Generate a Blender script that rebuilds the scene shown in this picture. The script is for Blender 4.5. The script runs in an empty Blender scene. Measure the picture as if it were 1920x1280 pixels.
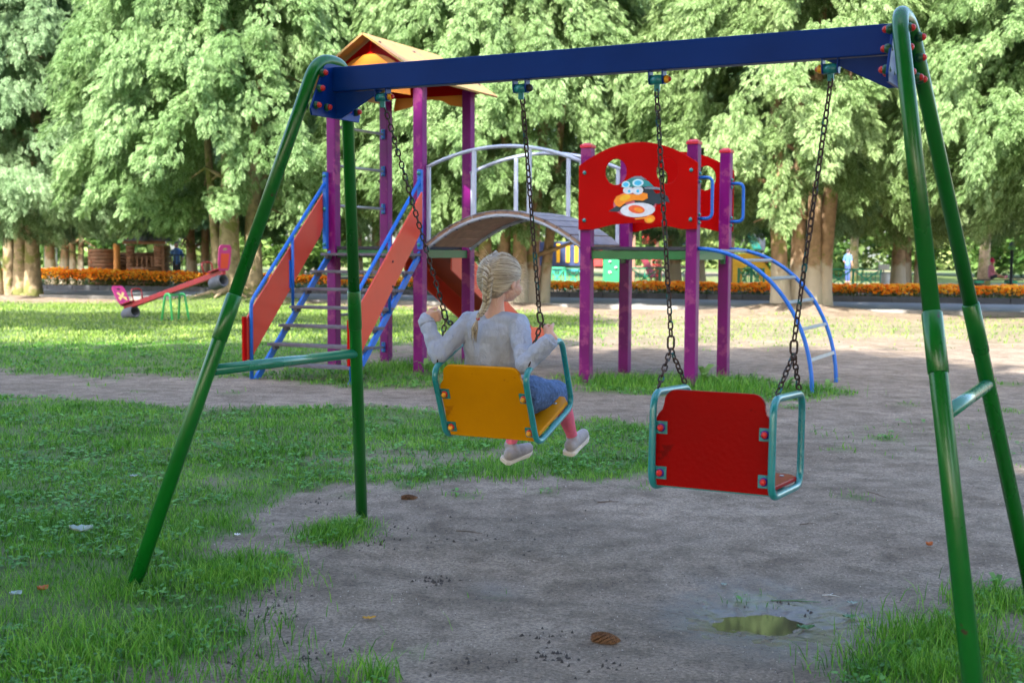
import bpy, bmesh, math, random
import numpy as np
from mathutils import Vector, Matrix
sc = bpy.context.scene
COL = sc.collection
PI = math.pi
# ------------------------------------------------------------------ camera
TILT, ROLL, HC, FPX = 0.0693, 0.0051, 1.3, 2347.0
F_ = Vector((0, math.cos(TILT), -math.sin(TILT))); R0 = Vector((1, 0, 0)); U0 = Vector((0, math.sin(TILT), math.cos(TILT)))
R_ = R0 * math.cos(ROLL) + U0 * math.sin(ROLL); U_ = U0 * math.cos(ROLL) - R0 * math.sin(ROLL)
cd = bpy.data.cameras.new('camera'); cam = bpy.data.objects.new('camera', cd); COL.objects.link(cam)
cam.matrix_world = Matrix(((R_.x, U_.x, -F_.x, 0), (R_.y, U_.y, -F_.y, 0), (R_.z, U_.z, -F_.z, HC), (0, 0, 0, 1)))
cd.sensor_width = 36; cd.lens = 36 * FPX / 1920; cd.clip_end = 3000; cd.clip_start = .05
cd.dof.use_dof = True; cd.dof.focus_distance = 5.6; cd.dof.aperture_fstop = 4.8
sc.camera = cam
# ------------------------------------------------------------------ light
SUN_EL = math.radians(40); SUN_H = Vector((-.36, -.933)).normalized()      # from behind the camera, a little to its left
w = bpy.data.worlds.new('World'); sc.world = w; w.use_nodes = True
nt = w.node_tree; sky = nt.nodes.new('ShaderNodeTexSky'); sky.sky_type = 'NISHITA'; sky.sun_disc = False
sky.sun_elevation = SUN_EL; sky.sun_rotation = math.atan2(SUN_H.x, SUN_H.y); sky.air_density = 1.0; sky.dust_density = 2.5
bg = nt.nodes['Background']; nt.links.new(sky.outputs[0], bg.inputs[0]); bg.inputs[1].default_value = .15
sd = bpy.data.lights.new('sun', 'SUN'); sun = bpy.data.objects.new('sun', sd); COL.objects.link(sun)
sd.energy = 3.4; sd.angle = math.radians(.55); sd.color = (1, .94, .84)
sv = Vector((SUN_H.x * math.cos(SUN_EL), SUN_H.y * math.cos(SUN_EL), math.sin(SUN_EL)))
sun.rotation_euler = sv.to_track_quat('Z', 'Y').to_euler()
sc.view_settings.view_transform = 'Standard'; sc.view_settings.look = 'None'; sc.view_settings.gamma = 1
sc.view_settings.exposure = 2.4
sc.cycles.max_bounces = 8; sc.cycles.diffuse_bounces = 4; sc.cycles.transparent_max_bounces = 8

def at(px, py, Y):                      # point of the photo's ray (1920 px wide frame) at world depth Y
    d = F_ * FPX + R_ * (px - 960) - U_ * (py - 640)
    return Vector((0, 0, HC)) + d * (Y / d.y)
def gnd(px, py, z=0.0):
    d = F_ * FPX + R_ * (px - 960) - U_ * (py - 640)
    t = (z - HC) / d.z
    return Vector((0, 0, HC)) + d * t
# ------------------------------------------------------------------ materials
def mat(name, col, rough=.5, var=.12, scale=6, bump=0, bscale=60, spec=.5, metal=0, coat=0, col2=None, thr=None, wear_dapple=.12, detail=6, trans=0):
    m = bpy.data.materials.new(name); m.use_nodes = True; n = m.node_tree; b = n.nodes['Principled BSDF']; L = n.links.new
    tc = n.nodes.new('ShaderNodeTexCoord')
    nz = n.nodes.new('ShaderNodeTexNoise'); nz.inputs['Scale'].default_value = scale; nz.inputs['Detail'].default_value = detail; L(tc.outputs['Object'], nz.inputs['Vector'])
    rp = n.nodes.new('ShaderNodeValToRGB'); L(nz.outputs['Fac'], rp.inputs[0])
    c = [max(0, x) for x in col]
    lo = [x * (1 - var) for x in c]; hi = [min(1, x * (1 + var)) for x in c]
    rp.color_ramp.elements[0].position = .3; rp.color_ramp.elements[0].color = (*lo, 1)
    rp.color_ramp.elements[1].position = .7; rp.color_ramp.elements[1].color = (*hi, 1)
    out = rp.outputs[0]
    if col2 is not None:                # chips, stains, moss, painted sun dapples: a second colour where a noise passes a threshold
        n2 = n.nodes.new('ShaderNodeTexNoise'); n2.inputs['Scale'].default_value = wear_dapple * 100; n2.inputs['Detail'].default_value = 8; n2.inputs['Roughness'].default_value = .7
        L(tc.outputs['Object'], n2.inputs['Vector'])
        r2 = n.nodes.new('ShaderNodeValToRGB'); L(n2.outputs['Fac'], r2.inputs[0]); t = thr or .62
        r2.color_ramp.elements[0].position = t; r2.color_ramp.elements[0].color = (0, 0, 0, 1); r2.color_ramp.elements[1].position = t + .03; r2.color_ramp.elements[1].color = (1, 1, 1, 1)
        mx = n.nodes.new('ShaderNodeMix'); mx.data_type = 'RGBA'; L(r2.outputs[0], mx.inputs[0]); L(out, mx.inputs[6]); mx.inputs[7].default_value = (*col2, 1)
        out = mx.outputs[2]
    L(out, b.inputs['Base Color'])
    mr = n.nodes.new('ShaderNodeMapRange'); L(nz.outputs['Fac'], mr.inputs[0]); mr.inputs[3].default_value = max(.02, rough - .08); mr.inputs[4].default_value = min(1, rough + .1); L(mr.outputs[0], b.inputs['Roughness'])
    b.inputs['Specular IOR Level'].default_value = spec; b.inputs['Metallic'].default_value = metal
    b.inputs['Coat Weight'].default_value = coat; b.inputs['Coat Roughness'].default_value = .12
    if trans: b.inputs['Subsurface Weight'].default_value = trans; b.inputs['Subsurface Radius'].default_value = (.02, .008, .005)
    if bump:
        nb = n.nodes.new('ShaderNodeTexNoise'); nb.inputs['Scale'].default_value = bscale; nb.inputs['Detail'].default_value = 4; L(tc.outputs['Object'], nb.inputs['Vector'])
        bp = n.nodes.new('ShaderNodeBump'); bp.inputs['Strength'].default_value = bump; bp.inputs['Distance'].default_value = .02; L(nb.outputs['Fac'], bp.inputs['Height']); L(bp.outputs[0], b.inputs['Normal'])
    return m
def leafmat(name, c1, c2, c3, rough=.6, transl=.35, scale=.8):
    m = bpy.data.materials.new(name); m.use_nodes = True; n = m.node_tree; L = n.links.new; b = n.nodes['Principled BSDF']; o = n.nodes['Material Output']
    g = n.nodes.new('ShaderNodeNewGeometry'); oi = n.nodes.new('ShaderNodeObjectInfo'); tc = n.nodes.new('ShaderNodeTexCoord')
    nz = n.nodes.new('ShaderNodeTexNoise'); nz.inputs['Scale'].default_value = scale; nz.inputs['Detail'].default_value = 5; L(tc.outputs['Object'], nz.inputs['Vector'])
    ad = n.nodes.new('ShaderNodeMath'); ad.operation = 'MULTIPLY_ADD'; L(g.outputs['Random Per Island'], ad.inputs[0]); ad.inputs[1].default_value = .5; L(nz.outputs['Fac'], ad.inputs[2])
    sb = n.nodes.new('ShaderNodeMath'); sb.operation = 'SUBTRACT'; L(ad.outputs[0], sb.inputs[0]); sb.inputs[1].default_value = .25
    rp = n.nodes.new('ShaderNodeValToRGB'); L(sb.outputs[0], rp.inputs[0]); e = rp.color_ramp.elements
    e[0].position = .25; e[0].color = (*c1, 1); e[1].position = .78; e[1].color = (*c3, 1); k = e.new(.5); k.color = (*c2, 1)
    hs = n.nodes.new('ShaderNodeHueSaturation'); L(rp.outputs[0], hs.inputs['Color'])
    mr = n.nodes.new('ShaderNodeMapRange'); L(oi.outputs['Random'], mr.inputs[0]); mr.inputs[3].default_value = .485; mr.inputs[4].default_value = .515; L(mr.outputs[0], hs.inputs['Hue'])
    L(hs.outputs[0], b.inputs['Base Color']); b.inputs['Roughness'].default_value = rough; b.inputs['Specular IOR Level'].default_value = .35
    tr = n.nodes.new('ShaderNodeBsdfTranslucent'); hs2 = n.nodes.new('ShaderNodeHueSaturation'); L(hs.outputs[0], hs2.inputs['Color']); hs2.inputs['Value'].default_value = 1.3; hs2.inputs['Hue'].default_value = .49
    L(hs2.outputs[0], tr.inputs[0]); mx = n.nodes.new('ShaderNodeMixShader'); mx.inputs[0].default_value = transl; L(b.outputs[0], mx.inputs[1]); L(tr.outputs[0], mx.inputs[2]); L(mx.outputs[0], o.inputs[0])
    return m
# ------------------------------------------------------------------ mesh helpers
class MB:
    def __init__(s): s.v = []; s.f = []; s.sm = []
    def add(s, vs, fs, smooth=False):
        o = len(s.v); s.v += [tuple(v) for v in vs]; s.f += [tuple(i + o for i in f) for f in fs]; s.sm += [smooth] * len(fs); return s
    def frame_box(s, c, ax, ay, az, sx, sy, sz, bev=0):
        c = Vector(c); b = min(bev, sx * .45, sy * .45, sz * .45)
        if b <= 0:
            vs = [c + ax * (i * sx / 2) + ay * (j * sy / 2) + az * (k * sz / 2) for i in (-1, 1) for j in (-1, 1) for k in (-1, 1)]
            return s.add(vs, [(0, 1, 3, 2), (4, 6, 7, 5), (0, 4, 5, 1), (2, 3, 7, 6), (0, 2, 6, 4), (1, 5, 7, 3)])
        bm = bmesh.new(); bmesh.ops.create_cube(bm, size=1)
        for v in bm.verts: v.co = Vector((v.co.x * sx, v.co.y * sy, v.co.z * sz))
        bmesh.ops.bevel(bm, geom=bm.edges[:], offset=b, segments=2, profile=.6, affect='EDGES')
        bm.verts.index_update()
        vs = [c + ax * v.co.x + ay * v.co.y + az * v.co.z for v in bm.verts]; fs = [[v.index for v in f.verts] for f in bm.faces]; bm.free()
        return s.add(vs, fs)
    def box(s, c, sx, sy, sz, rot=0, bev=0):
        cr, sr = math.cos(rot), math.sin(rot)
        return s.frame_box(c, Vector((cr, sr, 0)), Vector((-sr, cr, 0)), Vector((0, 0, 1)), sx, sy, sz, bev)
    def beam(s, a, b, wd, ht, up=Vector((0, 0, 1)), bev=0):       # rectangular bar from a to b
        a = Vector(a); b = Vector(b); x = (b - a); l = x.length; x.normalize(); y = up.cross(x).normalized(); z = x.cross(y)
        return s.frame_box((a + b) / 2, x, y, z, l, wd, ht, bev)
    def tube(s, pts, r, seg=10, closed=False, caps=True):
        pts = [Vector(p) for p in pts]; n = len(pts); rs = r if isinstance(r, (list, tuple)) else [r] * n
        T = []
        for i in range(n):
            a = pts[(i - 1) % n] if (closed or i) else pts[0]; b = pts[(i + 1) % n] if (closed or i < n - 1) else pts[-1]
            T.append((b - a).normalized())
        up = Vector((0, 0, 1)) if abs(T[0].z) < .9 else Vector((1, 0, 0)); N = (up - T[0] * up.dot(T[0])).normalized()
        vs = []
        for i in range(n):
            N = (N - T[i] * N.dot(T[i])).normalized(); B = T[i].cross(N)
            for k in range(seg):
                a = 2 * PI * k / seg; vs.append(pts[i] + (N * math.cos(a) + B * math.sin(a)) * rs[i])
        fs = []
        for i in range(n if closed else n - 1):
            j = (i + 1) % n; off = 0
            if closed and j == 0:       # match the frame twist at the seam
                off = min(range(seg), key=lambda q: (vs[q] - vs[i * seg]).length)
            for k in range(seg):
                k2 = (k + 1) % seg; fs.append((i * seg + k, i * seg + k2, j * seg + (k2 + off) % seg, j * seg + (k + off) % seg))
        s.add(vs, fs, True)
        if caps and not closed:
            o = len(s.v) - len(vs); s.f += [tuple(o + k for k in range(seg))[::-1], tuple(o + (n - 1) * seg + k for k in range(seg))]; s.sm += [False, False]
        return s
    def prism(s, poly, O, ax, ay, th, holes=()):                  # polygon (with holes) in plane ax, ay extruded by th along ax x ay
        az = ax.cross(ay).normalized(); bm = bmesh.new(); O = Vector(O)
        es = []
        for loop in [poly, *holes]:
            vv = [bm.verts.new((p[0], p[1], 0)) for p in loop]
            es += [bm.edges.new((vv[i], vv[(i + 1) % len(vv)])) for i in range(len(vv))]
        bmesh.ops.triangle_fill(bm, use_beauty=True, use_dissolve=False, edges=es)
        g = bmesh.ops.extrude_face_region(bm, geom=bm.faces[:])
        for v in [q for q in g['geom'] if isinstance(q, bmesh.types.BMVert)]: v.co.z += th
        bmesh.ops.recalc_face_normals(bm, faces=bm.faces[:]); bm.verts.index_update()
        vs = [O + ax * v.co.x + ay * v.co.y + az * v.co.z for v in bm.verts]; fs = [[v.index for v in f.verts] for f in bm.faces]; bm.free()
        return s.add(vs, fs)
    def ell(s, c, rx, ry, rz, ax=Vector((1, 0, 0)), ay=Vector((0, 1, 0)), az=Vector((0, 0, 1)), nu=14, nv=9, half=False):
        c = Vector(c); vs = []; fs = []
        v0 = 0 if not half else nv // 2
        for i in range(v0, nv + 1):
            t = -PI / 2 + PI * i / nv
            for k in range(nu):
                a = 2 * PI * k / nu; vs.append(c + ax * (rx * math.cos(t) * math.cos(a)) + ay * (ry * math.cos(t) * math.sin(a)) + az * (rz * math.sin(t)))
        m = nv - v0
        for i in range(m):
            for k in range(nu): fs.append((i * nu + k, i * nu + (k + 1) % nu, (i + 1) * nu + (k + 1) % nu, (i + 1) * nu + k))
        return s.add(vs, fs, True)
    def cyl(s, a, b, r, seg=16): return s.tube([a, b], r, seg)
    def build(s, name, m, parent=None, bevel=0, mods=None):
        me = bpy.data.meshes.new(name); me.from_pydata(s.v, [], s.f); me.polygons.foreach_set('use_smooth', s.sm); me.materials.append(m); me.update()
        o = bpy.data.objects.new(name, me); COL.objects.link(o)
        if parent: o.parent = parent
        if bevel:
            b = o.modifiers.new('edge', 'BEVEL'); b.width = bevel; b.segments = 2; b.limit_method = 'ANGLE'; b.angle_limit = math.radians(40)
        return o
def npmesh(name, V, Fq, m, parent=None, nper=4, smooth=False):
    me = bpy.data.meshes.new(name); V = np.asarray(V, np.float32); Fq = np.asarray(Fq, np.int32)
    me.vertices.add(len(V)); me.vertices.foreach_set('co', V.ravel())
    me.loops.add(Fq.size); me.loops.foreach_set('vertex_index', Fq.ravel())
    me.polygons.add(len(Fq)); me.polygons.foreach_set('loop_start', np.arange(0, Fq.size, nper, dtype=np.int32)); me.polygons.foreach_set('loop_total', np.full(len(Fq), nper, np.int32))
    if smooth: me.polygons.foreach_set('use_smooth', np.ones(len(Fq), bool))
    me.update(calc_edges=True); me.materials.append(m)
    o = bpy.data.objects.new(name, me); COL.objects.link(o)
    if parent: o.parent = parent
    return o
def fillet(pts, rad, closed=False, n=6):
    pts = [Vector(p) for p in pts]; out = []; N = len(pts)
    for i, p in enumerate(pts):
        if not closed and i in (0, N - 1): out.append(p); continue
        a = pts[(i - 1) % N]; b = pts[(i + 1) % N]; u = (a - p).normalized(); v = (b - p).normalized()
        d = min(rad, (a - p).length * .45, (b - p).length * .45); s0 = p + u * d; s1 = p + v * d
        for k in range(n + 1):
            t = k / n; out.append(s0 * (1 - t) ** 2 + p * 2 * t * (1 - t) + s1 * t * t)
    return out
def tag(o, label=None, cat=None, group=None, kind=None):
    if label: o['label'] = label
    if cat: o['category'] = cat
    if group: o['group'] = group
    if kind: o['kind'] = kind
    return o
def empty(name, loc=(0, 0, 0), rz=0, label=None, cat=None, group=None):
    o = bpy.data.objects.new(name, None); COL.objects.link(o); o.location = loc; o.rotation_euler = (0, 0, rz); o.empty_display_size = .2
    return tag(o, label, cat, group)
def copy_tree(o, parent=None):
    c = o.copy(); COL.objects.link(c); c.parent = parent
    for ch in list(o.children): copy_tree(ch, c)
    return c
X, Y, Z = Vector((1, 0, 0)), Vector((0, 1, 0)), Vector((0, 0, 1))
# ================================================================== GROUND
RNG = np.random.default_rng(7)
def vnoise(x, y, s, seed=0):
    x = np.asarray(x, float) / s; y = np.asarray(y, float) / s; xi = np.floor(x).astype(np.int64); yi = np.floor(y).astype(np.int64); fx = x - xi; fy = y - yi
    def h(a, b):
        q = (a * 374761393 + b * 668265263 + seed * 974711) & 0xffffffff; q = ((q ^ (q >> 13)) * 1274126177) & 0xffffffff; return ((q ^ (q >> 16)) & 0xffff) / 65535.0
    ux = fx * fx * (3 - 2 * fx); uy = fy * fy * (3 - 2 * fy)
    return (h(xi, yi) * (1 - ux) + h(xi + 1, yi) * ux) * (1 - uy) + (h(xi, yi + 1) * (1 - ux) + h(xi + 1, yi + 1) * ux) * uy
def fbm(x, y, s, seed=0): return (vnoise(x, y, s, seed) * .5 + vnoise(x, y, s / 2.1, seed + 1) * .27 + vnoise(x, y, s / 4.3, seed + 2) * .15 + vnoise(x, y, s / 9, seed + 3) * .08)
def soft(x, y, r0=.10):
    k = r0 * np.maximum(1, y / 8); return sum(cover(x + k * math.cos(a), y + k * math.sin(a)) for a in (0, 2.1, 4.2)) * .23 + cover(x, y) * .31
def wpoly(pts): return np.array([[gnd(a, b).x, gnd(a, b).y] for a, b in pts])
def inpoly(P, x, y):
    r = np.zeros(x.shape, bool); n = len(P)
    for i in range(n):
        x0, y0 = P[i]; x1, y1 = P[(i + 1) % n]
        c = ((y0 > y) != (y1 > y)); 
        with np.errstate(divide='ignore', invalid='ignore'): xx = (x1 - x0) * (y - y0) / (y1 - y0 + 1e-12) + x0
        r ^= c & (x < xx)
    return r
LAWNS = [(1., .05, [(-500, 742), (0, 738), (200, 752), (360, 768), (520, 768), (700, 764), (860, 778), (1000, 790), (1120, 782), (1230, 795), (1240, 880), (1190, 897), (1100, 908), (1000, 890), (900, 893), (800, 908), (740, 902), (690, 905), (610, 905), (560, 925), (490, 955), (480, 995), (430, 1012), (340, 1035), (335, 1050), (460, 1035), (560, 1045), (565, 1080), (500, 1105), (440, 1120), (450, 1170), (420, 1215), (330, 1250), (240, 1290), (200, 1500), (-900, 1500), (-1500, 1000)]),
    (1., .2, [(-6000, 562), (-2500, 562), (470, 568), (1090, 590), (1100, 594), (1120, 612), (1080, 632), (720, 648), (680, 662), (480, 684), (470, 705), (380, 714), (260, 690), (200, 712), (100, 700), (0, 692), (-2500, 692), (-6000, 692)]),
    (.30, .5, [(1080, 594), (1700, 598), (2600, 600), (2600, 632), (1600, 640), (1300, 645), (1080, 652)]),
    (.05, .1, [(1480, 800), (2100, 780), (2100, 890), (1600, 850)]),
    (.8, .07, [(500, 702), (560, 690), (700, 678), (850, 686), (862, 715), (800, 730), (690, 728), (560, 722)]),
    (.9, .07, [(1050, 714), (1120, 700), (1240, 700), (1380, 705), (1500, 720), (1590, 733), (1570, 748), (1400, 758), (1240, 747), (1100, 738)]),
    (.75, .07, [(575, 992), (600, 966), (690, 968), (700, 985), (665, 1022), (600, 1026), (575, 1015)]),
    (.5, .03, [(500, 1275), (560, 1262), (720, 1265), (735, 1330), (500, 1330)]),
    (.9, .04, [(1600, 1240), (1680, 1205), (1740, 1180), (1800, 1130), (1860, 1105), (1980, 1090), (2040, 1140), (1900, 1150), (1840, 1185), (2040, 1250), (2060, 1350), (1600, 1320)])]
LAWNS = [(d, j, wpoly(p)) for d, j, p in LAWNS]
TUFTS = [(765, 912, .10), (870, 932, .05), (1022, 926, .04), (1605, 936, .05), (1660, 822, .11), (1570, 846, .08), (1405, 1112, .04), (1195, 917, .04), (655, 930, .05), (430, 738, .09), (180, 722, .1), (385, 712, .1), (250, 735, .06), (60, 745, .08), (1100, 895, .06), (545, 790, .1), (1330, 760, .08), (1480, 765, .1), (930, 1110, .015), (775, 1222, .03), (1890, 720, .15), (1700, 760, .08), (1870, 770, .1)]
TUFTS = [(gnd(a, b).x, gnd(a, b).y, r) for a, b, r in TUFTS]
def cover(x, y):
    x = np.asarray(x, float); y = np.asarray(y, float); k = (y > 2.2) & (y < 42) & (np.abs(x) < y * .55 + 3); out = np.where((y > 60) & (fbm(x, y, 12, 77) > .38), 1., 0.); out = np.where((y <= 60) & (x < -1), .8, out); out[k] = cover_(x[k], y[k]); return out
def cover_(x, y):
    out = np.zeros(x.shape)
    for d, j, P in LAWNS:
        k = np.maximum(1, y / 8)
        jx = (fbm(x, y, .35, 11) - .5) * 6 * j * k + (fbm(x, y, .08, 5) - .5) * 2 * j * k; jy = (fbm(x, y, .35, 23) - .5) * 6 * j * k + (fbm(x, y, .08, 9) - .5) * 2 * j * k
        out = np.maximum(out, inpoly(P, x + jx, y + jy) * d)
    for tx, ty, r in TUFTS:
        out = np.maximum(out, (((x - tx) / r) ** 2 + ((y - ty) / (r * 1.1)) ** 2 + (fbm(x, y, .06, 3) - .5) * 2 < 1) * .8)
    hole = fbm(x, y, .9, 40) < .30          # worn patches in the lawn
    out = np.where(hole & (y < 12), out * .35, out)
    return out
BWL, BWR = gnd(100, 546), gnd(1800, 573)        # foot of the flower bed wall
PFL, PFR = gnd(200, 559), gnd(1800, 589)        # near edge of the paved path
def online(a, b, x): return a.y + (b.y - a.y) * (x - a.x) / (b.x - a.x)
MOUNDS = [(gnd(440, 568), .30, 1.5), (gnd(1500, 584), .26, 1.5), (gnd(960, 574), .15, 1.3), (gnd(30, 556), .1, 1.5)]
PUD = (gnd(1450, 1150).x, gnd(1450, 1150).y)
def gz(x, y):
    x = np.asarray(x, float); y = np.asarray(y, float)
    z = (fbm(x, y, 1.6, 60) - .5) * .05 + (fbm(x, y, .25, 61) - .5) * .012
    z = z * np.clip((y - 2) / 3, .4, 1)
    hx, hy = PUD; z = z - .020 * np.exp(-(((x - hx) / .20) ** 2 + ((y - hy) / .15) ** 2)) + (fbm(x, y, .07, 64) - .5) * .020 * np.exp(-(((x - hx) / .4) ** 2 + ((y - hy) / .4) ** 2))
    for sx_, sy_ in ((.85, 4.5), (-.2, 5.15)): z = z - .03 * np.exp(-(((x - sx_) / .45) ** 2 + ((y - sy_) / .5) ** 2))
    for c, h, r in MOUNDS: z = z + h * np.exp(-(((x - c.x) / r) ** 2 + ((y - c.y) / r) ** 2))
    pth = online(PFL, PFR, x) - .6; z = np.where(y > pth, z * np.clip(1 - (y - pth) / .6, 0, 1) - .0 - .05 * np.clip((y - pth) / .6, 0, 1), z)
    return z
def g1(x, y): return float(gz(np.array([x]), np.array([y]))[0])
ys = np.concatenate([[-400, -120, -50, -20, -8, 0, 1.5, 2.5], 3.0 * 1.0115 ** np.arange(0, 262), [66, 75, 90, 115, 150, 220, 340, 600, 1500]])
ys = np.unique(np.concatenate([ys, np.arange(PUD[1] - .45, PUD[1] + .45, .011)])); t = np.linspace(-1, 1, 521); xs = 9.0 * t + 900 * np.sign(t) * np.abs(t) ** 9; xs = np.unique(np.concatenate([xs, np.arange(PUD[0] - .5, PUD[0] + .5, .012)]))
gx, gy = np.meshgrid(xs, ys); GX, GY = gx.ravel(), gy.ravel()
nx, ny = len(xs), len(ys); ii = (np.arange(ny - 1)[:, None] * nx + np.arange(nx - 1)[None]).ravel()
# ground material: packed sandy soil, turf where the 'cover' attribute says so
gm = bpy.data.materials.new('soil_and_turf'); gm.use_nodes = True; n = gm.node_tree; L = n.links.new; b = n.nodes['Principled BSDF']
tc = n.nodes.new('ShaderNodeTexCoord')
def noise(sc_, det=6, rough=.6, src=None):
    q = n.nodes.new('ShaderNodeTexNoise'); q.inputs['Scale'].default_value = sc_; q.inputs['Detail'].default_value = det; q.inputs['Roughness'].default_value = rough; L(src or tc.outputs['Object'], q.inputs['Vector']); return q
def ramp(src, stops):
    r = n.nodes.new('ShaderNodeValToRGB'); L(src, r.inputs[0]); e = r.color_ramp.elements
    while len(e) < len(stops): e.new(.5)
    for q, (p, c) in zip(e, stops): q.position = p; q.color = (*c, 1)
    return r
def mixc(f, a, bb, bt='MIX'):
    m_ = n.nodes.new('ShaderNodeMix'); m_.data_type = 'RGBA'; m_.blend_type = bt
    if isinstance(f, float): m_.inputs[0].default_value = f
    else: L(f, m_.inputs[0])
    for k, s_ in ((6, a), (7, bb)):
        if isinstance(s_, tuple): m_.inputs[k].default_value = (*s_, 1)
        else: L(s_, m_.inputs[k])
    return m_.outputs[2]
so = ramp(noise(.9, 8, .65).outputs['Fac'], [(.3, (.17, .13, .097)), (.5, (.225, .178, .137)), (.7, (.29, .232, .182))]).outputs[0]
gr = ramp(noise(70, 6, .85).outputs['Fac'], [(.40, (.30, .29, .28)), (.5, (1., 1., 1.)), (.60, (1.75, 1.7, 1.62))]).outputs[0]
so = mixc(.62, so, gr, 'MULTIPLY')
g2 = ramp(noise(5, 9, .7).outputs['Fac'], [(.38, (.62, .59, .56)), (.58, (1.22, 1.22, 1.22))]).outputs[0]
so = mixc(.8, so, g2, 'MULTIPLY')
deb = ramp(noise(38, 9, .75).outputs['Fac'], [(.60, (0, 0, 0)), (.66, (1, 1, 1))]).outputs[0]       # dark specks of litter pressed in the soil
so = mixc(deb, so, (.09, .07, .06))
mp = n.nodes.new('ShaderNodeMapping'); mp.inputs['Scale'].default_value = (5, 26, 1); mp.inputs['Rotation'].default_value = (0, 0, .25); L(tc.outputs['Object'], mp.inputs[0])
stk = ramp(noise(5, 8, .7, mp.outputs[0]).outputs['Fac'], [(.62, (0, 0, 0)), (.70, (.8, .8, .8))]).outputs[0]
so = mixc(stk, so, (.12, .095, .08))
tu = ramp(noise(45, 6, .7).outputs['Fac'], [(.35, (.05, .085, .02)), (.55, (.085, .16, .033)), (.72, (.14, .21, .06))]).outputs[0]
at_ = n.nodes.new('ShaderNodeAttribute'); at_.attribute_name = 'cover'
wt = n.nodes.new('ShaderNodeAttribute'); wt.attribute_name = 'wet'
wd = n.nodes.new('ShaderNodeMath'); wd.operation = 'MULTIPLY'; wd.inputs[1].default_value = .75; L(wt.outputs['Fac'], wd.inputs[0]); so = mixc(wd.outputs[0], so, (.10, .085, .075))
L(mixc(at_.outputs['Fac'], so, tu), b.inputs['Base Color'])
wr = n.nodes.new('ShaderNodeMapRange'); L(wt.outputs['Fac'], wr.inputs[0]); wr.inputs[3].default_value = .93; wr.inputs[4].default_value = .22; L(wr.outputs[0], b.inputs['Roughness'])
b.inputs['Specular IOR Level'].default_value = .3
hn = n.nodes.new('ShaderNodeMath'); hn.operation = 'ADD'; L(noise(14, 8, .7).outputs['Fac'], hn.inputs[0]); L(noise(170, 4, .7).outputs['Fac'], hn.inputs[1])
bs = n.nodes.new('ShaderNodeMapRange'); L(wt.outputs['Fac'], bs.inputs[0]); bs.inputs[3].default_value = .6; bs.inputs[4].default_value = .1
bp = n.nodes.new('ShaderNodeBump'); L(bs.outputs[0], bp.inputs['Strength']); bp.inputs['Distance'].default_value = .02; L(hn.outputs[0], bp.inputs['Height']); L(bp.outputs[0], b.inputs['Normal'])
ground = npmesh('ground', np.stack([GX, GY, gz(GX, GY)], 1), np.stack([ii, ii + 1, ii + nx + 1, ii + nx], 1), gm, smooth=True)
CV = soft(GX, GY, .06); a_ = ground.data.attributes.new('cover', 'FLOAT', 'POINT'); a_.data.foreach_set('value', np.clip(CV * .85, 0, 1).astype(np.float32))
pd, wd_ = gnd(1450, 1150), gnd(930, 1095)
W_ = np.exp(-(((GX - pd.x) / .32) ** 2 + ((GY - pd.y) / .42) ** 2 + (fbm(GX, GY, .1, 8) - .5) * 3)) * 1.5 + .6 * np.exp(-(((GX - wd_.x) / .10) ** 2 + ((GY - wd_.y) / .16) ** 2 + (fbm(GX, GY, .1, 18) - .5)))
a_ = ground.data.attributes.new('wet', 'FLOAT', 'POINT'); a_.data.foreach_set('value', np.clip(W_, 0, 1).astype(np.float32))
tag(ground, kind='structure')
# ------------------------------------------------------------------ grass blades
def blades(x, y, h, wdt, rng, lean=.5):
    N = len(x); z = gz(x, y) - .004; a = rng.uniform(0, 2 * PI, N); l = rng.uniform(.1, 1, N) * lean * h; dx, dy = np.cos(a) * l, np.sin(a) * l
    b2 = rng.uniform(0, PI, N); sx, sy = np.cos(b2) * wdt / 2, np.sin(b2) * wdt / 2
    V = np.empty((N, 6, 3))
    for k, (f, ww, q) in enumerate(((0, 1, 0), (.55, .8, .35), (1., .12, 1))):
        V[:, 2 * k] = np.stack([x + dx * q - sx * ww, y + dy * q - sy * ww, z + h * f * (1 - .12 * q)], 1); V[:, 2 * k + 1] = np.stack([x + dx * q + sx * ww, y + dy * q + sy * ww, z + h * f * (1 - .12 * q)], 1)
    o = np.arange(N)[:, None] * 6
    Fq = np.concatenate([o + np.array([[0, 1, 3, 2]]), o + np.array([[2, 3, 5, 4]])], 0)
    return V.reshape(-1, 3), Fq
def scatter(y0, y1, dens, rng, side=.45, edge=1.0):
    A = 0.5 * (y1 + y0) * (y1 - y0) * 2 * side + 2 * (y1 - y0) * edge; N = int(A * dens)
    y = rng.uniform(y0, y1, N); x = rng.uniform(-1, 1, N) * (y * side + edge); return x, y
grassM = leafmat('grass_blade', (.035, .13, .010), (.085, .28, .018), (.22, .42, .06), rough=.5, transl=.3, scale=1.6)
VV, FF, off = [], [], 0
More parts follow.
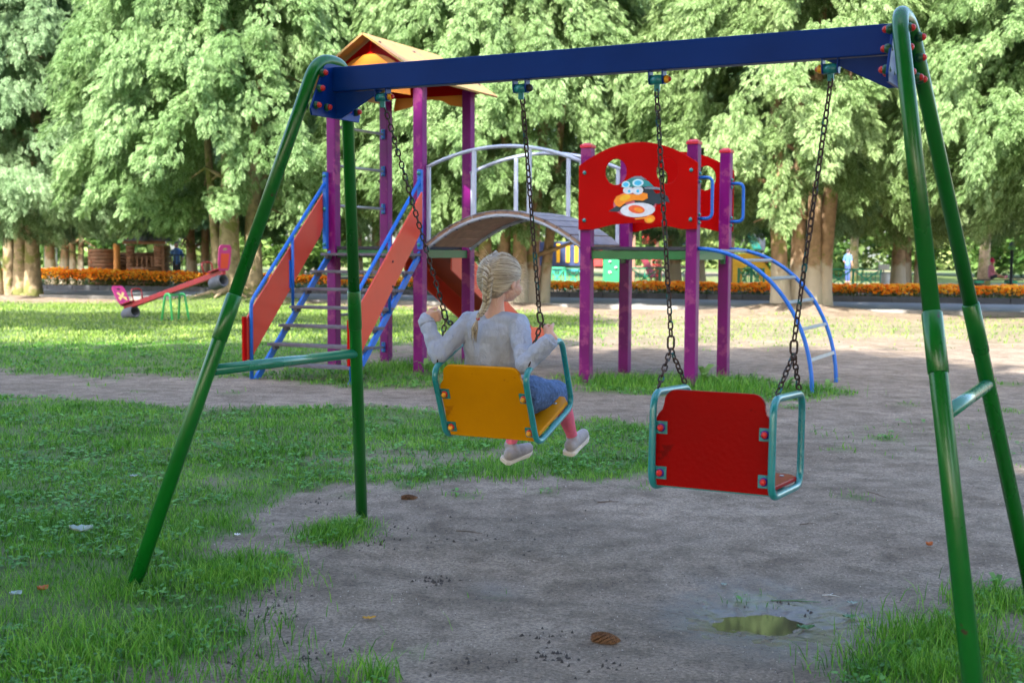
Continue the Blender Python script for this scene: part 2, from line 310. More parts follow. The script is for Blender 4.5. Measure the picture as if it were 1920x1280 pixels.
for y0, y1, dens, hh, ww in ((2.6, 5.0, 11000, .036, .0030), (5.0, 7.5, 6500, .038, .0040), (7.5, 11, 3300, .042, .006), (11, 18, 900, .048, .010), (18, 34, 330, .055, .018)):
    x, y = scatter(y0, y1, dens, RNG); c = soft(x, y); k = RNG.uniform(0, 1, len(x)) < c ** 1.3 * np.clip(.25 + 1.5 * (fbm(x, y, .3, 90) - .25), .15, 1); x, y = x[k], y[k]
    cl = fbm(x, y, .22, 91); h = hh * (.45 + 1.5 * np.clip(cl - .25, 0, 1)) * RNG.uniform(.6, 1.5, len(x)); v, f = blades(x, y, h, ww * RNG.uniform(.7, 1.3, len(x)), RNG, .9)
    VV.append(v); FF.append(f + off); off += len(v)
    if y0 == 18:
        VV.pop(); FF.pop(); off -= len(v); tag(npmesh('grass', v, f, leafmat('dry_grass_blade', (.065, .125, .014), (.155, .26, .033), (.31, .385, .10), rough=.6, transl=.3, scale=.9)), 'sunlit yellowish lawn beyond the climbing set', 'grass', kind='stuff')  # far blades are yellower: sunlight on the lawn put into their colour
tall = []                                 # taller tufts round the posts and in the near corner
for px, py, r, N, h in ((615, 1005, .13, 420, .06), (662, 985, .09, 260, .055), (640, 1012, .16, 250, .04), (250, 1112, .16, 700, .042), (420, 1085, .25, 1200, .06), (1760, 1200, .2, 1000, .08), (1700, 1260, .2, 900, .07), (1880, 1130, .2, 500, .07), (180, 1240, .5, 2600, .07), (690, 1275, .09, 140, .08), (530, 1280, .12, 180, .06), (800, 690, .5, 500, .12), (1170, 720, .5, 700, .12), (1400, 735, .6, 800, .12), (700, 700, .4, 300, .1), (1320, 725, .4, 400, .14), (945, 895, .2, 500, .06), (130, 1010, .5, 1400, .055)):
    p = gnd(px, py); x = RNG.normal(p.x, r * .6, N); y = RNG.normal(p.y, r * .6, N); v, f = blades(x, y, h * RNG.uniform(.5, 1.4, N), .0042 * max(1, p.y / 7) * np.ones(N), RNG, .8); VV.append(v); FF.append(f + off); off += len(v)
tag(npmesh('grass', np.concatenate(VV), np.concatenate(FF), grassM), 'short worn green grass growing in patches round the swings', 'grass', kind='stuff')
# low broad leaves (plantain, clover) among the blades
def leafquads(x, y, z, L_, W, rng, tilt=.35):
    N = len(x); a = rng.uniform(0, 2 * PI, N); dx, dy = np.cos(a), np.sin(a); s = rng.uniform(0, tilt * 2, N); c = np.cos(s)
    V = np.empty((N, 6, 3)); P = np.stack([x, y, z], 1); D = np.stack([dx * c, dy * c, np.sin(s)], 1); S = np.stack([-dy, dx, rng.uniform(-.3, .3, N)], 1)
    V[:, 0] = P; V[:, 1] = P + D * (L_ * .35)[:, None] + S * (W * .5)[:, None]; V[:, 2] = P + D * (L_ * .35)[:, None] - S * (W * .5)[:, None]
    V[:, 3] = P + D * (L_ * .75)[:, None] + S * (W * .42)[:, None] - [0, 0, 0.1] * L_[:, None]; V[:, 4] = P + D * (L_ * .75)[:, None] - S * (W * .42)[:, None] - [0, 0, .1] * L_[:, None]; V[:, 5] = P + D * L_[:, None] - [0, 0, .25] * L_[:, None]
    o = np.arange(N)[:, None] * 6
    return V.reshape(-1, 3), np.concatenate([o + np.array([[0, 2, 1, 1]]), o + np.array([[1, 2, 4, 3]]), o + np.array([[3, 4, 5, 5]])], 0)
VV, FF, off = [], [], 0
for y0, y1, dens, s in ((2.8, 5, 260, .022), (5, 8, 190, .026), (8, 12, 90, .03), (12, 17, 30, .04)):
    x, y = scatter(y0, y1, dens, RNG); c = cover(x, y); k = (RNG.uniform(0, 1, len(x)) < c) & (fbm(x, y, .6, 120) > .47); x, y = x[k], y[k]; N = len(x)
    x = np.repeat(x, 5) + RNG.normal(0, .012, N * 5); y = np.repeat(y, 5) + RNG.normal(0, .012, N * 5); N *= 5
    v, f = leafquads(x, y, gz(x, y) + RNG.uniform(.008, .03, N), s * RNG.uniform(.6, 1.6, N), s * .75 * RNG.uniform(.6, 1.3, N), RNG); VV.append(v); FF.append(f + off); off += len(v)
wm = leafmat('weed_leaf', (.035, .14, .02), (.07, .24, .035), (.14, .34, .07), rough=.6, transl=.2, scale=3)
V = np.concatenate(VV); Fq = np.concatenate(FF)
def trimesh(name, V, Fq, m, parent=None):          # quads given with a doubled last corner become triangles
    me = bpy.data.meshes.new(name); tri = Fq[:, 2] == Fq[:, 3]; lt = np.where(tri, 3, 4).astype(np.int32); keep = np.ones(Fq.shape, bool); keep[:, 3] = ~tri; lv = Fq[keep].astype(np.int32)
    me.vertices.add(len(V)); me.vertices.foreach_set('co', V.astype(np.float32).ravel()); me.loops.add(len(lv)); me.loops.foreach_set('vertex_index', lv)
    me.polygons.add(len(Fq)); me.polygons.foreach_set('loop_start', np.concatenate([[0], np.cumsum(lt)[:-1]]).astype(np.int32)); me.polygons.foreach_set('loop_total', lt); me.update(calc_edges=True); me.materials.append(m)
    o = bpy.data.objects.new(name, me); COL.objects.link(o)
    if parent: o.parent = parent
    return o
tag(trimesh('ground_cover', V, Fq, wm), 'low clover and plantain leaves mixed into the lawn', 'weeds', kind='stuff')
# ------------------------------------------------------------------ crumbs of soil, needles and twigs on the bare ground
cm = mat('dark_litter', (.05, .038, .03), .9, .3, 30)
VV, FF, off = [], [], 0
def litter(x, y, L_, W, H):
    N = len(x); a = RNG.uniform(0, PI, N); d = np.stack([np.cos(a), np.sin(a), 0 * a], 1); s = np.stack([-np.sin(a), np.cos(a), 0 * a], 1); P = np.stack([x, y, gz(x, y)], 1)
    V = np.empty((N, 5, 3))
    for k, (i, j) in enumerate(((1, .6), (.2, 1), (-1, .3), (-.3, -1))): V[:, k] = P + d * (L_ * i / 2)[:, None] + s * (W * j / 2)[:, None] + [0, 0, -.001]
    V[:, 4] = P + np.array([0, 0, 1]) * H[:, None] + d * (L_ * .1)[:, None]
    o = np.arange(N)[:, None] * 5
    return V.reshape(-1, 3), np.concatenate([o + np.array([[i, (i + 1) % 4, 4]]) for i in range(4)], 0)
for dn, la, lb_, wa, wb_, ha, th_ in ((110, .003, .012, .002, .007, .004, .45), (120, .015, .05, .0008, .0018, .0015, .42)):
    x, y = scatter(3, 14, dn, RNG); k = (cover(x, y) < .3) & (fbm(x, y, .5, 200) > th_); x, y = x[k], y[k]; N = len(x); q = litter(x, y, RNG.uniform(la, lb_, N), RNG.uniform(wa, wb_, N), RNG.uniform(ha * .3, ha, N)); VV.append(q[0]); FF.append(q[1] + off); off += len(q[0])
for px, py, r, N in ((815, 1080, .10, 26), (700, 1020, .16, 16), (760, 1000, .25, 14), (1010, 1190, .12, 12), (1040, 1230, .08, 22), (1110, 1250, .1, 12), (870, 1250, .2, 14), (520, 1150, .12, 22), (620, 945, .2, 12), (500, 1120, .1, 14), (1480, 1120, .12, 10), (1640, 1240, .15, 12), (560, 1240, .2, 22), (900, 1000, .4, 14), (460, 1255, .15, 22)):
    p = gnd(px, py); x = RNG.normal(p.x, r * .5, N); y = RNG.normal(p.y, r * .5, N); q = litter(x, y, RNG.uniform(.008, .026, N), RNG.uniform(.006, .016, N), RNG.uniform(.004, .012, N)); VV.append(q[0]); FF.append(q[1] + off); off += len(q[0])
tag(npmesh('soil_crumbs', np.concatenate(VV), np.concatenate(FF), cm, nper=3), 'dark crumbs of soil and needle litter on the bare ground', 'litter', kind='stuff')
x, y = scatter(3, 12, 60, RNG); k = cover(x, y) < .3; x, y = x[k], y[k]; N = len(x); q = litter(x, y, RNG.uniform(.003, .010, N), RNG.uniform(.003, .008, N), RNG.uniform(.002, .005, N))
tag(npmesh('grit', q[0], q[1], mat('pale_grit', (.42, .36, .30), .9, .4, 30), nper=3), 'pale grit and tiny pebbles scattered over the bare soil', 'grit', kind='stuff')
# ------------------------------------------------------------------ puddle (a thin sheet of water lying in the hollow)
def blob(c, rx, ry, seed, n_=64, amp=.35):
    P = []
    for k in range(n_):
        a = 2 * PI * k / n_; r = 1 + amp * (float(fbm(np.array([math.cos(a) * 1.4 + seed]), np.array([math.sin(a) * 1.4]), .6, seed)[0]) - .5) * 2
        P.append((c.x + rx * r * math.cos(a), c.y + ry * r * math.sin(a)))
    return P
wat = bpy.data.materials.new('muddy_water'); wat.use_nodes = True; q = wat.node_tree.nodes['Principled BSDF']; q.inputs['Base Color'].default_value = (.07, .055, .035, 1); q.inputs['Roughness'].default_value = .05; q.inputs['Specular IOR Level'].default_value = .5
def sheet(name, polys, z, m):
    mb = MB()
    for P in polys: mb.prism(P, (0, 0, z), X, Y, .003)
    return mb.build(name, m)
zz = np.sort(gz(pd.x + RNG.uniform(-.2, .2, 3000), pd.y + RNG.uniform(-.15, .15, 3000))); zp = float(zz[1350]) - .002
pu = sheet('puddle_water', [blob(pd, .30, .24, 4, amp=.1)], zp, wat); tag(pu, kind='structure')
# ------------------------------------------------------------------ paved path and flower bed
def strip(a0, a1, b0, b1, z0, z1, name, m, x0=-60, x1=60, bev=0):
    mb = MB(); ya0, ya1 = online(a0, a1, x0), online(a0, a1, x1); yb0, yb1 = online(b0, b1, x0), online(b0, b1, x1)
    vs = [(x0, ya0, z0), (x1, ya1, z0), (x1, yb1, z0), (x0, yb0, z0), (x0, ya0, z1), (x1, ya1, z1), (x1, yb1, z1), (x0, yb0, z1)]
    mb.add(vs, [(3, 2, 1, 0), (4, 5, 6, 7), (0, 1, 5, 4), (1, 2, 6, 5), (2, 3, 7, 6), (3, 0, 4, 7)]); return tag(mb.build(name, m), kind='structure')
asph = mat('pale_paving', (.27, .27, .285), .8, .12, .8, .2, 40); kerbM = mat('grey_granite', (.09, .092, .1), .75, .25, 3, .3, 30); kerbL = mat('kerb_stone', (.22, .21, .2), .8, .2, 3, .3, 30); bedS = mat('bed_soil', (.10, .075, .055), .95, .3, 3, .6, 20)
D = Vector((0, .14, 0)); strip(PFL + D, PFR + D, BWL, BWR, -.05, .055, 'path', asph)
strip(PFL, PFR, PFL + D * .97, PFR + D * .97, -.1, .07, 'path_kerb', kerbL)
bw = MB()
dirw = (BWR - BWL).normalized(); nw = Vector((-dirw.y, dirw.x, 0))
for k in range(-42, 42):
    c = BWL.lerp(BWR, .5) + dirw * k * 1.0; bw.frame_box(c + nw * .07 + Z * .09, dirw, nw, Z, .985, .14, .24, .012)
tag(bw.build('bed_wall', kerbM), 'low grey granite wall holding the marigold bed beside the path', 'wall')
B2 = nw * .15; B3 = nw * 2.4; strip(BWL + B2, BWR + B2, BWL + B3, BWR + B3, -.1, .16, 'bed_soil', bedS)
# marigolds
def bedpts(N, a=.18, b_=2.2):
    tt = RNG.uniform(-17, 17, N); s = RNG.uniform(a, b_, N); c = BWL.lerp(BWR, .5); return c.x + dirw.x * tt + nw.x * s, c.y + dirw.y * tt + nw.y * s
hmx = lambda x: .47 + .014 * np.clip(-x, 0, 15)
x, y = bedpts(26000); hgt = .14 + (hmx(x) - .16) * RNG.uniform(0, 1, len(x)) * (.75 + .4 * fbm(x, y, .8, 300))
v, f = leafquads(x, y, hgt, RNG.uniform(.05, .10, len(x)), RNG.uniform(.03, .055, len(x)), RNG, .7)
tag(trimesh('marigold_leaves', v, f, leafmat('marigold_leaf', (.03, .07, .01), (.05, .12, .02), (.09, .17, .03), scale=2)), 'green foliage of the marigold bed behind the low wall', 'flower leaves', kind='stuff')
x, y = bedpts(11000); hg = hmx(x) * (1.02 - .42 * RNG.uniform(0, 1, len(x)) ** 2.0) * (.80 + .4 * fbm(x, y, .8, 300))
mbv, mbf, off = [], [], 0
octa = np.array([(math.cos(a) * r, math.sin(a) * r, z) for z, r in ((-.012, .022), (.012, .034), (.028, .018)) for a in np.arange(6) * PI / 3] )
octf = [(i, (i + 1) % 6, 6 + (i + 1) % 6, 6 + i) for i in range(6)] + [(6 + i, 6 + (i + 1) % 6, 12 + (i + 1) % 6, 12 + i) for i in range(6)] + [(12, 13, 14, 15), (12, 15, 16, 17)]
sc_ = RNG.uniform(.8, 1.5, len(x)); V = octa[None] * sc_[:, None, None] + np.stack([x, y, hg], 1)[:, None]; Fq = np.array(octf)[None] + (np.arange(len(x)) * 18)[:, None, None]
tag(npmesh('marigold_flowers', V.reshape(-1, 3), Fq.reshape(-1, 4), leafmat('marigold_petal', (1., .30, .010), (1., .50, .02), (1., .72, .08), transl=.5, scale=1.2)), 'mass of orange and yellow marigold blooms along the low wall', 'flowers', kind='stuff')
# ================================================================== TREES
barkM = mat('bark', (.27, .21, .13), .9, .35, 7, .8, 14, col2=(.16, .17, .05), thr=.52, wear_dapple=.02)
# lower trunks are lime-washed: a painted band with a ragged top, part of the tree's own look
def whitewash(m, top, wc=(.50, .45, .36), am=.75):
    n = m.node_tree; L = n.links.new; b = n.nodes['Principled BSDF']; src = b.inputs['Base Color'].links[0].from_socket
    tc = n.nodes.new('ShaderNodeTexCoord'); sx = n.nodes.new('ShaderNodeSeparateXYZ'); L(tc.outputs['Object'], sx.inputs[0])
    nz = n.nodes.new('ShaderNodeTexNoise'); nz.inputs['Scale'].default_value = 5; nz.inputs['Detail'].default_value = 8; L(tc.outputs['Object'], nz.inputs['Vector'])
    a = n.nodes.new('ShaderNodeMath'); a.operation = 'MULTIPLY_ADD'; L(nz.outputs['Fac'], a.inputs[0]); a.inputs[1].default_value = 1.0; L(sx.outputs['Z'], a.inputs[2])
    r = n.nodes.new('ShaderNodeMapRange'); L(a.outputs[0], r.inputs[0]); r.inputs[1].default_value = top + .55; r.inputs[2].default_value = top + .35; r.inputs[3].default_value = 0; r.inputs[4].default_value = am
    mx = n.nodes.new('ShaderNodeMix'); mx.data_type = 'RGBA'; L(r.outputs[0], mx.inputs[0]); L(src, mx.inputs[6]); mx.inputs[7].default_value = (*wc, 1); L(mx.outputs[2], b.inputs['Base Color']); return m
barkW = whitewash(mat('limewashed_bark', (.30, .2, .12), .9, .3, 7, .8, 14, col2=(.2, .19, .06), thr=.55, wear_dapple=.02), 1.1)
fol = [leafmat('thuja_spray', (.075, .145, .036), (.168, .275, .10), (.295, .41, .19), rough=.6, transl=.4, scale=.55), leafmat('thuja_spray_bluish', (.065, .135, .055), (.145, .265, .12), (.27, .40, .23), rough=.6, transl=.4, scale=.55)]
def sprays(P, T, Nn, Ls, rng):              # feathery flat sprays: a row of narrow leaflets either side of a drooping rib
    N = len(P); S = np.cross(T, Nn); S /= np.linalg.norm(S, axis=1)[:, None] + 1e-9; M_ = np.cross(S, T)
    q = []
    spec = [(.0, .6, 1), (.0, .6, -1), (.2, .62, 1), (.2, .62, -1), (.4, .55, 1), (.4, .55, -1), (.58, .45, 1), (.58, .45, -1), (.76, .34, 1), (.76, .34, -1), (.8, .45, 0)]
    for f, l, sg in spec:
        jit = rng.uniform(.7, 1.25, N)[:, None]; base = P + T * (Ls * f)[:, None] - np.array([0, 0, 1]) * (Ls * f * f * .35)[:, None]
        d = T * (.75 if sg else 1) + S * (sg * .75) + M_ * rng.uniform(-.25, .25, N)[:, None]; d[:, 2] -= .25; d /= np.linalg.norm(d, axis=1)[:, None]
        pw = np.cross(d, M_); pw /= np.linalg.norm(pw, axis=1)[:, None] + 1e-9; l_ = (Ls * l)[:, None] * jit; w_ = (Ls * .068)[:, None]
        mid = base + d * l_ * .5; tip = base + d * l_; tip[:, 2] -= (l_ * .15)[:, 0]
        q.append(np.stack([base, mid + pw * w_, tip, mid - pw * w_], 1))
    V = np.stack(q, 1).reshape(-1, 3); return V, np.arange(len(V), dtype=np.int32).reshape(-1, 4)
def crown_mesh(name, seed, m, R=3.6, z0=1.7, z1=10.5, nb=680, ns=130, sl=.155, rprof=None):
    rng = np.random.default_rng(seed); PP, TT, NN = [], [], []
    for i in range(nb):
        h = rng.uniform(0, 1) ** .85; z = z0 + .25 + h * (z1 - z0 - .3); pr = min(1, .62 + h * 3) * (1 - .55 * max(0, h - .25) ** 1.2)
        a = rng.uniform(0, 2 * PI); rr = R * pr * rng.choice([rng.uniform(.8, 1.08), rng.uniform(.35, .8)], p=[.75, .25])
        o = np.array([math.cos(a), math.sin(a), 0]); droop = rng.uniform(.4, 1.3); ax = o * 1 + np.array([0, 0, -droop]) + rng.normal(0, .18, 3); ax /= np.linalg.norm(ax)
        ln = rng.uniform(.55, 1.25) * R / 3.6; tipc = o * rr + [0, 0, z - .2 * ln]; c0 = tipc - ax * ln; wd = rng.uniform(.20, .36) * R / 3.6
        k = int(ns * ln / .9 * rng.uniform(.7, 1.3)); u = rng.uniform(0, 1, k) ** .8; dr = rng.normal(0, 1, (k, 3)); dr /= np.linalg.norm(dr, axis=1)[:, None]
        rad = wd * np.sin(np.clip(u * .85 + .12, 0, 1) * PI) ** .6 * rng.uniform(.55, 1.05, k)
        rdv = dr * rad[:, None]; rdv[:, 2] *= .65; sag = -.22 * u * u * ln
        p = c0 + ax * (u * ln)[:, None] + rdv; p[:, 2] += sag
        tdir = ax * .8 + dr * .55 + rng.normal(0, .22, (k, 3)); tdir[:, 2] -= .35; tdir /= np.linalg.norm(tdir, axis=1)[:, None]
        nn = np.array([0, 0, 1.]) * .8 + o * .5 + rng.normal(0, .45, (k, 3)); PP.append(p); TT.append(tdir); NN.append(nn)
    P = np.concatenate(PP); T = np.concatenate(TT); Nn = np.concatenate(NN); keep = P[:, 2] > z0 - .35 + .5 * rng.uniform(0, 1, len(P)); P, T, Nn = P[keep], T[keep], Nn[keep]
    V, Fq = sprays(P, T, Nn, sl * rng.uniform(.6, 1.3, len(P)), rng); return npmesh(name, V, Fq, m)
def stems(mb, specs, top, seed):
    rng = random.Random(seed)
    for x, y, r, lx, ly in specs:
        pts, rs = [], []
        for k in range(12):
            t = k / 11; z = -.3 + t * (top + .3); pts.append(Vector((x + lx * t ** 1.3 * top * .35 + math.sin(t * 5 + x * 7) * .05, y + ly * t ** 1.3 * top * .35, z))); rs.append(r * (1.45 - .45 * min(1, t * 8)) * (1 - .72 * t))
        mb.tube(pts, rs, 12)
        for q in range(7):                 # limbs
            t = rng.uniform(.22, .9); a = rng.uniform(0, 2 * PI); b0 = pts[int(t * 11)]; L_ = rng.uniform(1.2, 2.4) * (1.1 - t * .6)
            mb.tube([b0, b0 + Vector((math.cos(a) * L_ * .5, math.sin(a) * L_ * .5, L_ * .18)), b0 + Vector((math.cos(a) * L_, math.sin(a) * L_, -.05))], [rs[int(t * 11)] * .4, .04, .015], 6)
def roots(mb, r, seed):
    rng = random.Random(seed)
    for k in range(6):
        a = k * PI / 3 + rng.uniform(-.3, .3); L_ = rng.uniform(.5, 1.1) * r * 3; mb.tube([(math.cos(a) * r * .5, math.sin(a) * r * .5, .12), (math.cos(a) * L_ * .5, math.sin(a) * L_ * .5, .03), (math.cos(a + .2) * L_, math.sin(a + .2) * L_, -.08)], [.12, .07, .02], 8)
crowns = [crown_mesh('crown', 11, fol[0], R=4.4), crown_mesh('crown', 12, fol[1], R=4.3), crown_mesh('crown', 13, fol[0], R=4.5, z0=1.9)]
protoused = set()
def crown_for(i, parent, rz=0, s=1, sz=None, m=None):
    o = crowns[i] if i not in protoused else crowns[i].copy()
    if i in protoused: COL.objects.link(o)
    protoused.add(i); o.parent = parent; o.rotation_euler = (0, 0, rz); o.scale = (s, s, sz or s)
    if m: o.material_slots[0].link = 'OBJECT'; o.material_slots[0].material = m
    return o
GT = 'conifers in the front row beside the path'
for (px, py, ci, rz, s, sp, lab) in (
    (30, 556, 1, .4, 1.08, [(-.55, 0, .2, -.25, 0), (-.2, .15, .19, -.1, .1), (.12, -.1, .2, .05, 0), (.5, 0, .26, .1, 0)], 'bluish green conifer at the left edge of the photo with four dark trunks'),
    (440, 569, 0, 2.1, 1.0, [(-.12, 0, .30, -.03, 0), (.42, .25, .25, .12, .1), (-.55, .6, .14, -.2, .1)], 'pale conifer with thick pale trunk rising from a root mound behind the seesaw'),
    (955, 573, 2, 4.0, 1.02, [(-.55, 0, .2, -.15, 0), (-.15, .15, .2, 0, .1), (.2, -.05, .21, .08, 0), (.55, .2, .2, .2, .1), (.85, .35, .15, .3, .1)], 'conifer with many upright pale trunks seen below the arched bridge'),
    (1500, 584, 0, 5.3, 1.0, [(-.42, 0, .22, -.16, 0), (-.05, .15, .2, -.02, .1), (.22, -.08, .2, .08, 0), (.52, .05, .23, .26, 0)], 'conifer with four whitewashed trunks spreading from a mound beside the curved ladder'),
    (2060, 600, 2, 1.3, .98, [(-.3, 0, .2, -.1, 0), (.1, .1, .2, .1, 0)], 'conifer whose drooping foliage hangs in from the right edge of the photo')):
    p = gnd(px, py); p.z = g1(p.x, p.y) - .02; tr = empty('conifer_tree', p, 0, lab, 'tree', GT)
    mb = MB(); stems(mb, sp, 8.5, int(px)); roots(mb, .4, int(px)); mb.build('trunk', barkW if px > 1200 or px == 955 else barkM, tr); crown_for(ci, tr, rz, s)
GB = 'conifers in the second row behind the flower bed'
for (px, Yd, ci, rz, s, sp, lab) in (
    (118, 47, 2, .9, 1.15, [(-.4, 0, .2, -.12, 0), (.0, .1, .17, 0, .1), (.35, 0, .13, .1, 0), (.65, .1, .12, .12, 0)], 'conifer with orange brown trunks left of the log playhouse'),
    (385, 46, 1, 2.9, 1.15, [(-.45, 0, .2, -.1, 0), (-.05, .1, .18, 0, .1), (.3, 0, .16, .08, 0)], 'conifer with three slim trunks just right of the log playhouse'),
    (690, 45, 0, 3.9, 1.15, [(-.3, 0, .2, -.1, 0), (.2, .1, .18, .08, .1)], 'conifer with two trunks seen between the stair treads'),
    (1285, 43, 1, 5.6, 1.12, [(-.35, 0, .26, -.05, 0), (.3, -.1, .34, .03, .1)], 'conifer with two stout trunks behind the curved ladder tower'),
    (1700, 40.5, 2, 2.0, 1.1, [(-.22, 0, .24, -.06, 0), (.02, .25, .2, -.02, .1), (.42, 0, .17, .08, 0)], 'conifer with bare tan trunks beside the white bin'),
    (1990, 44, 0, .3, 1.1, [(-.3, 0, .22, -.05, 0), (.2, .1, .2, .08, 0)], 'conifer behind the marigolds beyond the right edge'),
    (-170, 48, 0, .3, 1.15, [(-.3, 0, .22, -.05, 0), (.2, .1, .2, .08, 0)], 'conifer behind the marigolds beyond the left edge')):
    p = at(px, 500, Yd); p.z = 0; tr = empty('conifer_tree', p, 0, lab, 'tree', GB)
    mb = MB(); stems(mb, sp, 9.5, int(px) + 5); mb.build('trunk', barkW, tr); crown_for(ci, tr, rz, s)
# broadleaf trees: a volume of leaf-sized faces with clumps
blM = leafmat('broad_leaf', (.04, .09, .015), (.09, .17, .035), (.2, .3, .08), transl=.3, scale=.35)
def leafcloud(name, seed, ells, n, size, m, parent=None):
    rng = np.random.default_rng(seed); PP = []; vol = np.array([e[3] * e[4] * e[5] for e in ells]); cnt = (n * vol ** .7 / (vol ** .7).sum()).astype(int)
    for e, k in zip(ells, cnt):
        d = rng.normal(0, 1, (k, 3)); d /= np.linalg.norm(d, axis=1)[:, None]; r = rng.uniform(.25, 1, k) ** .45; p = d * r[:, None] * [e[3], e[4], e[5]] + e[:3]; PP.append(p)
    P = np.concatenate(PP); P += rng.normal(0, size * .6, P.shape); g = fbm(P[:, 0] + P[:, 2] * .7, P[:, 1] * .8 + P[:, 2], size * 9, seed); P = P[g > .36]; N = len(P)
    u = rng.normal(0, 1, (N, 3)); u[:, 2] *= .6; u /= np.linalg.norm(u, axis=1)[:, None]; w_ = np.cross(u, rng.normal(0, 1, (N, 3))); w_ /= np.linalg.norm(w_, axis=1)[:, None]; s = size * rng.uniform(.6, 1.4, N)[:, None]
    V = np.stack([P, P + u * s * .5 + w_ * s * .32, P + u * s, P + u * s * .5 - w_ * s * .32], 1).reshape(-1, 3)
    return npmesh(name, V, np.arange(len(V), dtype=np.int32).reshape(-1, 4), m, parent)
def clumps(seed, R, z0, z1, k):
    r = random.Random(seed); out = []
    for _ in range(k):
        a = r.uniform(0, 2 * PI); z = r.uniform(z0, z1); q = math.sin(max(.12, min(.95, (z - z0) / (z1 - z0))) * PI) ** .5 * R; d = q * r.uniform(.3, .85); s = r.uniform(.28, .45) * R; out.append((math.cos(a) * d, math.sin(a) * d, z, s, s, s * .7))
    return out
# park trees a good way behind the playground
GP = 'park trees in the distance'
far = [(1600, 68, 5.5, 3.2, 13, 'dark broad tree in the distance behind the green fence'), (1480, 85, 6, 1.0, 14, 'distant tree glimpsed between the whitewashed trunks'), (1845, 56, 4.2, 3.4, 10, 'slim dark trunked tree behind the child on the bench'), (1930, 80, 6, 1.4, 12, 'pale distant tree behind the lamp at the right edge'), (1740, 90, 6.5, 1.0, 13, 'light green distant tree behind the white sign'), (1150, 78, 6, 2.2, 13, 'distant tree above the far climbing frame'), (860, 84, 6.5, 1.6, 13, 'distant tree behind the red slide'), (560, 76, 6, 1.6, 13, 'distant tree seen left of the stairs'), (300, 88, 6.5, 2.4, 13, 'distant tree behind the log playhouse roof'), (120, 80, 6, 2.2, 12, 'distant tree behind the far left trunks'), (-60, 84, 6, 1.5, 12, 'distant tree beyond the left edge'), (2080, 84, 6, 1.5, 12, 'distant tree beyond the right edge')]
lc = [leafcloud('crown', 40 + i, clumps(i, 5.5, 3, 12, 26), 15000, .42, blM) for i in range(2)]; usedl = set()
for i, (px, Yd, R, zb, h, lab) in enumerate(far):
    p = at(px, 480, Yd); p.z = 0; tr = empty('park_tree', p, 0, lab, 'tree', GP); k = i % 2; o = lc[k] if k not in usedl else lc[k].copy()
    if k in usedl: COL.objects.link(o)
    usedl.add(k); o.parent = tr; o.scale = (R / 5.5, R / 5.5, h / 12.5); o.rotation_euler = (0, 0, i * 1.3); o.location = (0, 0, zb - 3 * h / 12.5)
    mb = MB(); mb.tube([(0, 0, -.2), (0.05, 0, 2), (.1, .1, h * .7)], [.32, .22, .08], 10); mb.build('trunk', barkM, tr)
# hedge and woods closing the view
tag(leafcloud('far_woods', 90, [(x, 128 + 5 * math.sin(x), 2.5 + 2.5 * abs(math.sin(x * .7)), 6, 4, 5 + 3 * abs(math.sin(x * .31))) for x in np.arange(-85, 86, 5.5)], 60000, .9, leafmat('far_foliage', (.06, .11, .03), (.14, .21, .06), (.28, .34, .12), transl=.3, scale=.12)), 'mass of woodland far behind the park lawn', 'woods', kind='stuff')
# tall trees standing behind the photographer; their shade lies over the swings and the climbing set
sh = None; GS = 'tall trees behind the photographer'
for i, (x, y, s) in enumerate([(-22, -4, 1.0), (-15.5, -4.6, 1.0), (-9.5, -4, 1.02), (-4.6, -4.4, 1.0), (2.2, -4.0, .86), (9, -4.6, .82), (-18.5, -9, .9), (-12, -9.4, .92), (-6, -9, .9), (0, -9.4, .9), (15.5, -5, .8), (-28, -5, .98)]):
    tr = empty('lime_tree', (x, y, 0), i * 1.1, 'tall dense lime tree standing behind the photographer, number %s along its row' % ('one two three four five six seven eight nine ten eleven twelve'.split()[i]), 'tree', GS)
    if sh is None: sh = leafcloud('crown', 77, clumps(5, 4.6, 3.6, 18.6, 46) + [(0, 0, z, 3.3, 3.3, 2.5) for z in (6, 9, 12, 15, 17.0)], 26000, .42, blM); o = sh
    else: o = sh.copy(); COL.objects.link(o)
    o.parent = tr; o.scale = (s, s, s * .96); mb = MB(); mb.tube([(0, 0, -.3), (.1, 0, 6), (0, .1, 14)], [.4, .3, .1], 12); mb.build('trunk', barkM, tr)

for i, (x, y) in enumerate([(-20, -3), (-13.5, -3.6)]):  # unseen trees added to throw a shade band over the left lawn
    tr = empty('pine_tree', (x, y, 0), 0, ['very tall pine with a high flat crown, left one of two behind the photographer', 'very tall pine with a high flat crown, right one of two behind the photographer'][i], 'tree', GS); leafcloud('crown', 300 + i, [(0, 0, 24.2, 4.2, 2.6, 1.3), (2.4, .5, 24.8, 2.4, 2, 1.1), (-2.2, 0, 23.7, 2.4, 2, 1.1)], 5200, .42, blM, tr); mb = MB(); mb.tube([(0, 0, -.3), (.1, 0, 12), (0, 0, 24)], [.35, .25, .1], 10); mb.build('trunk', barkM, tr)
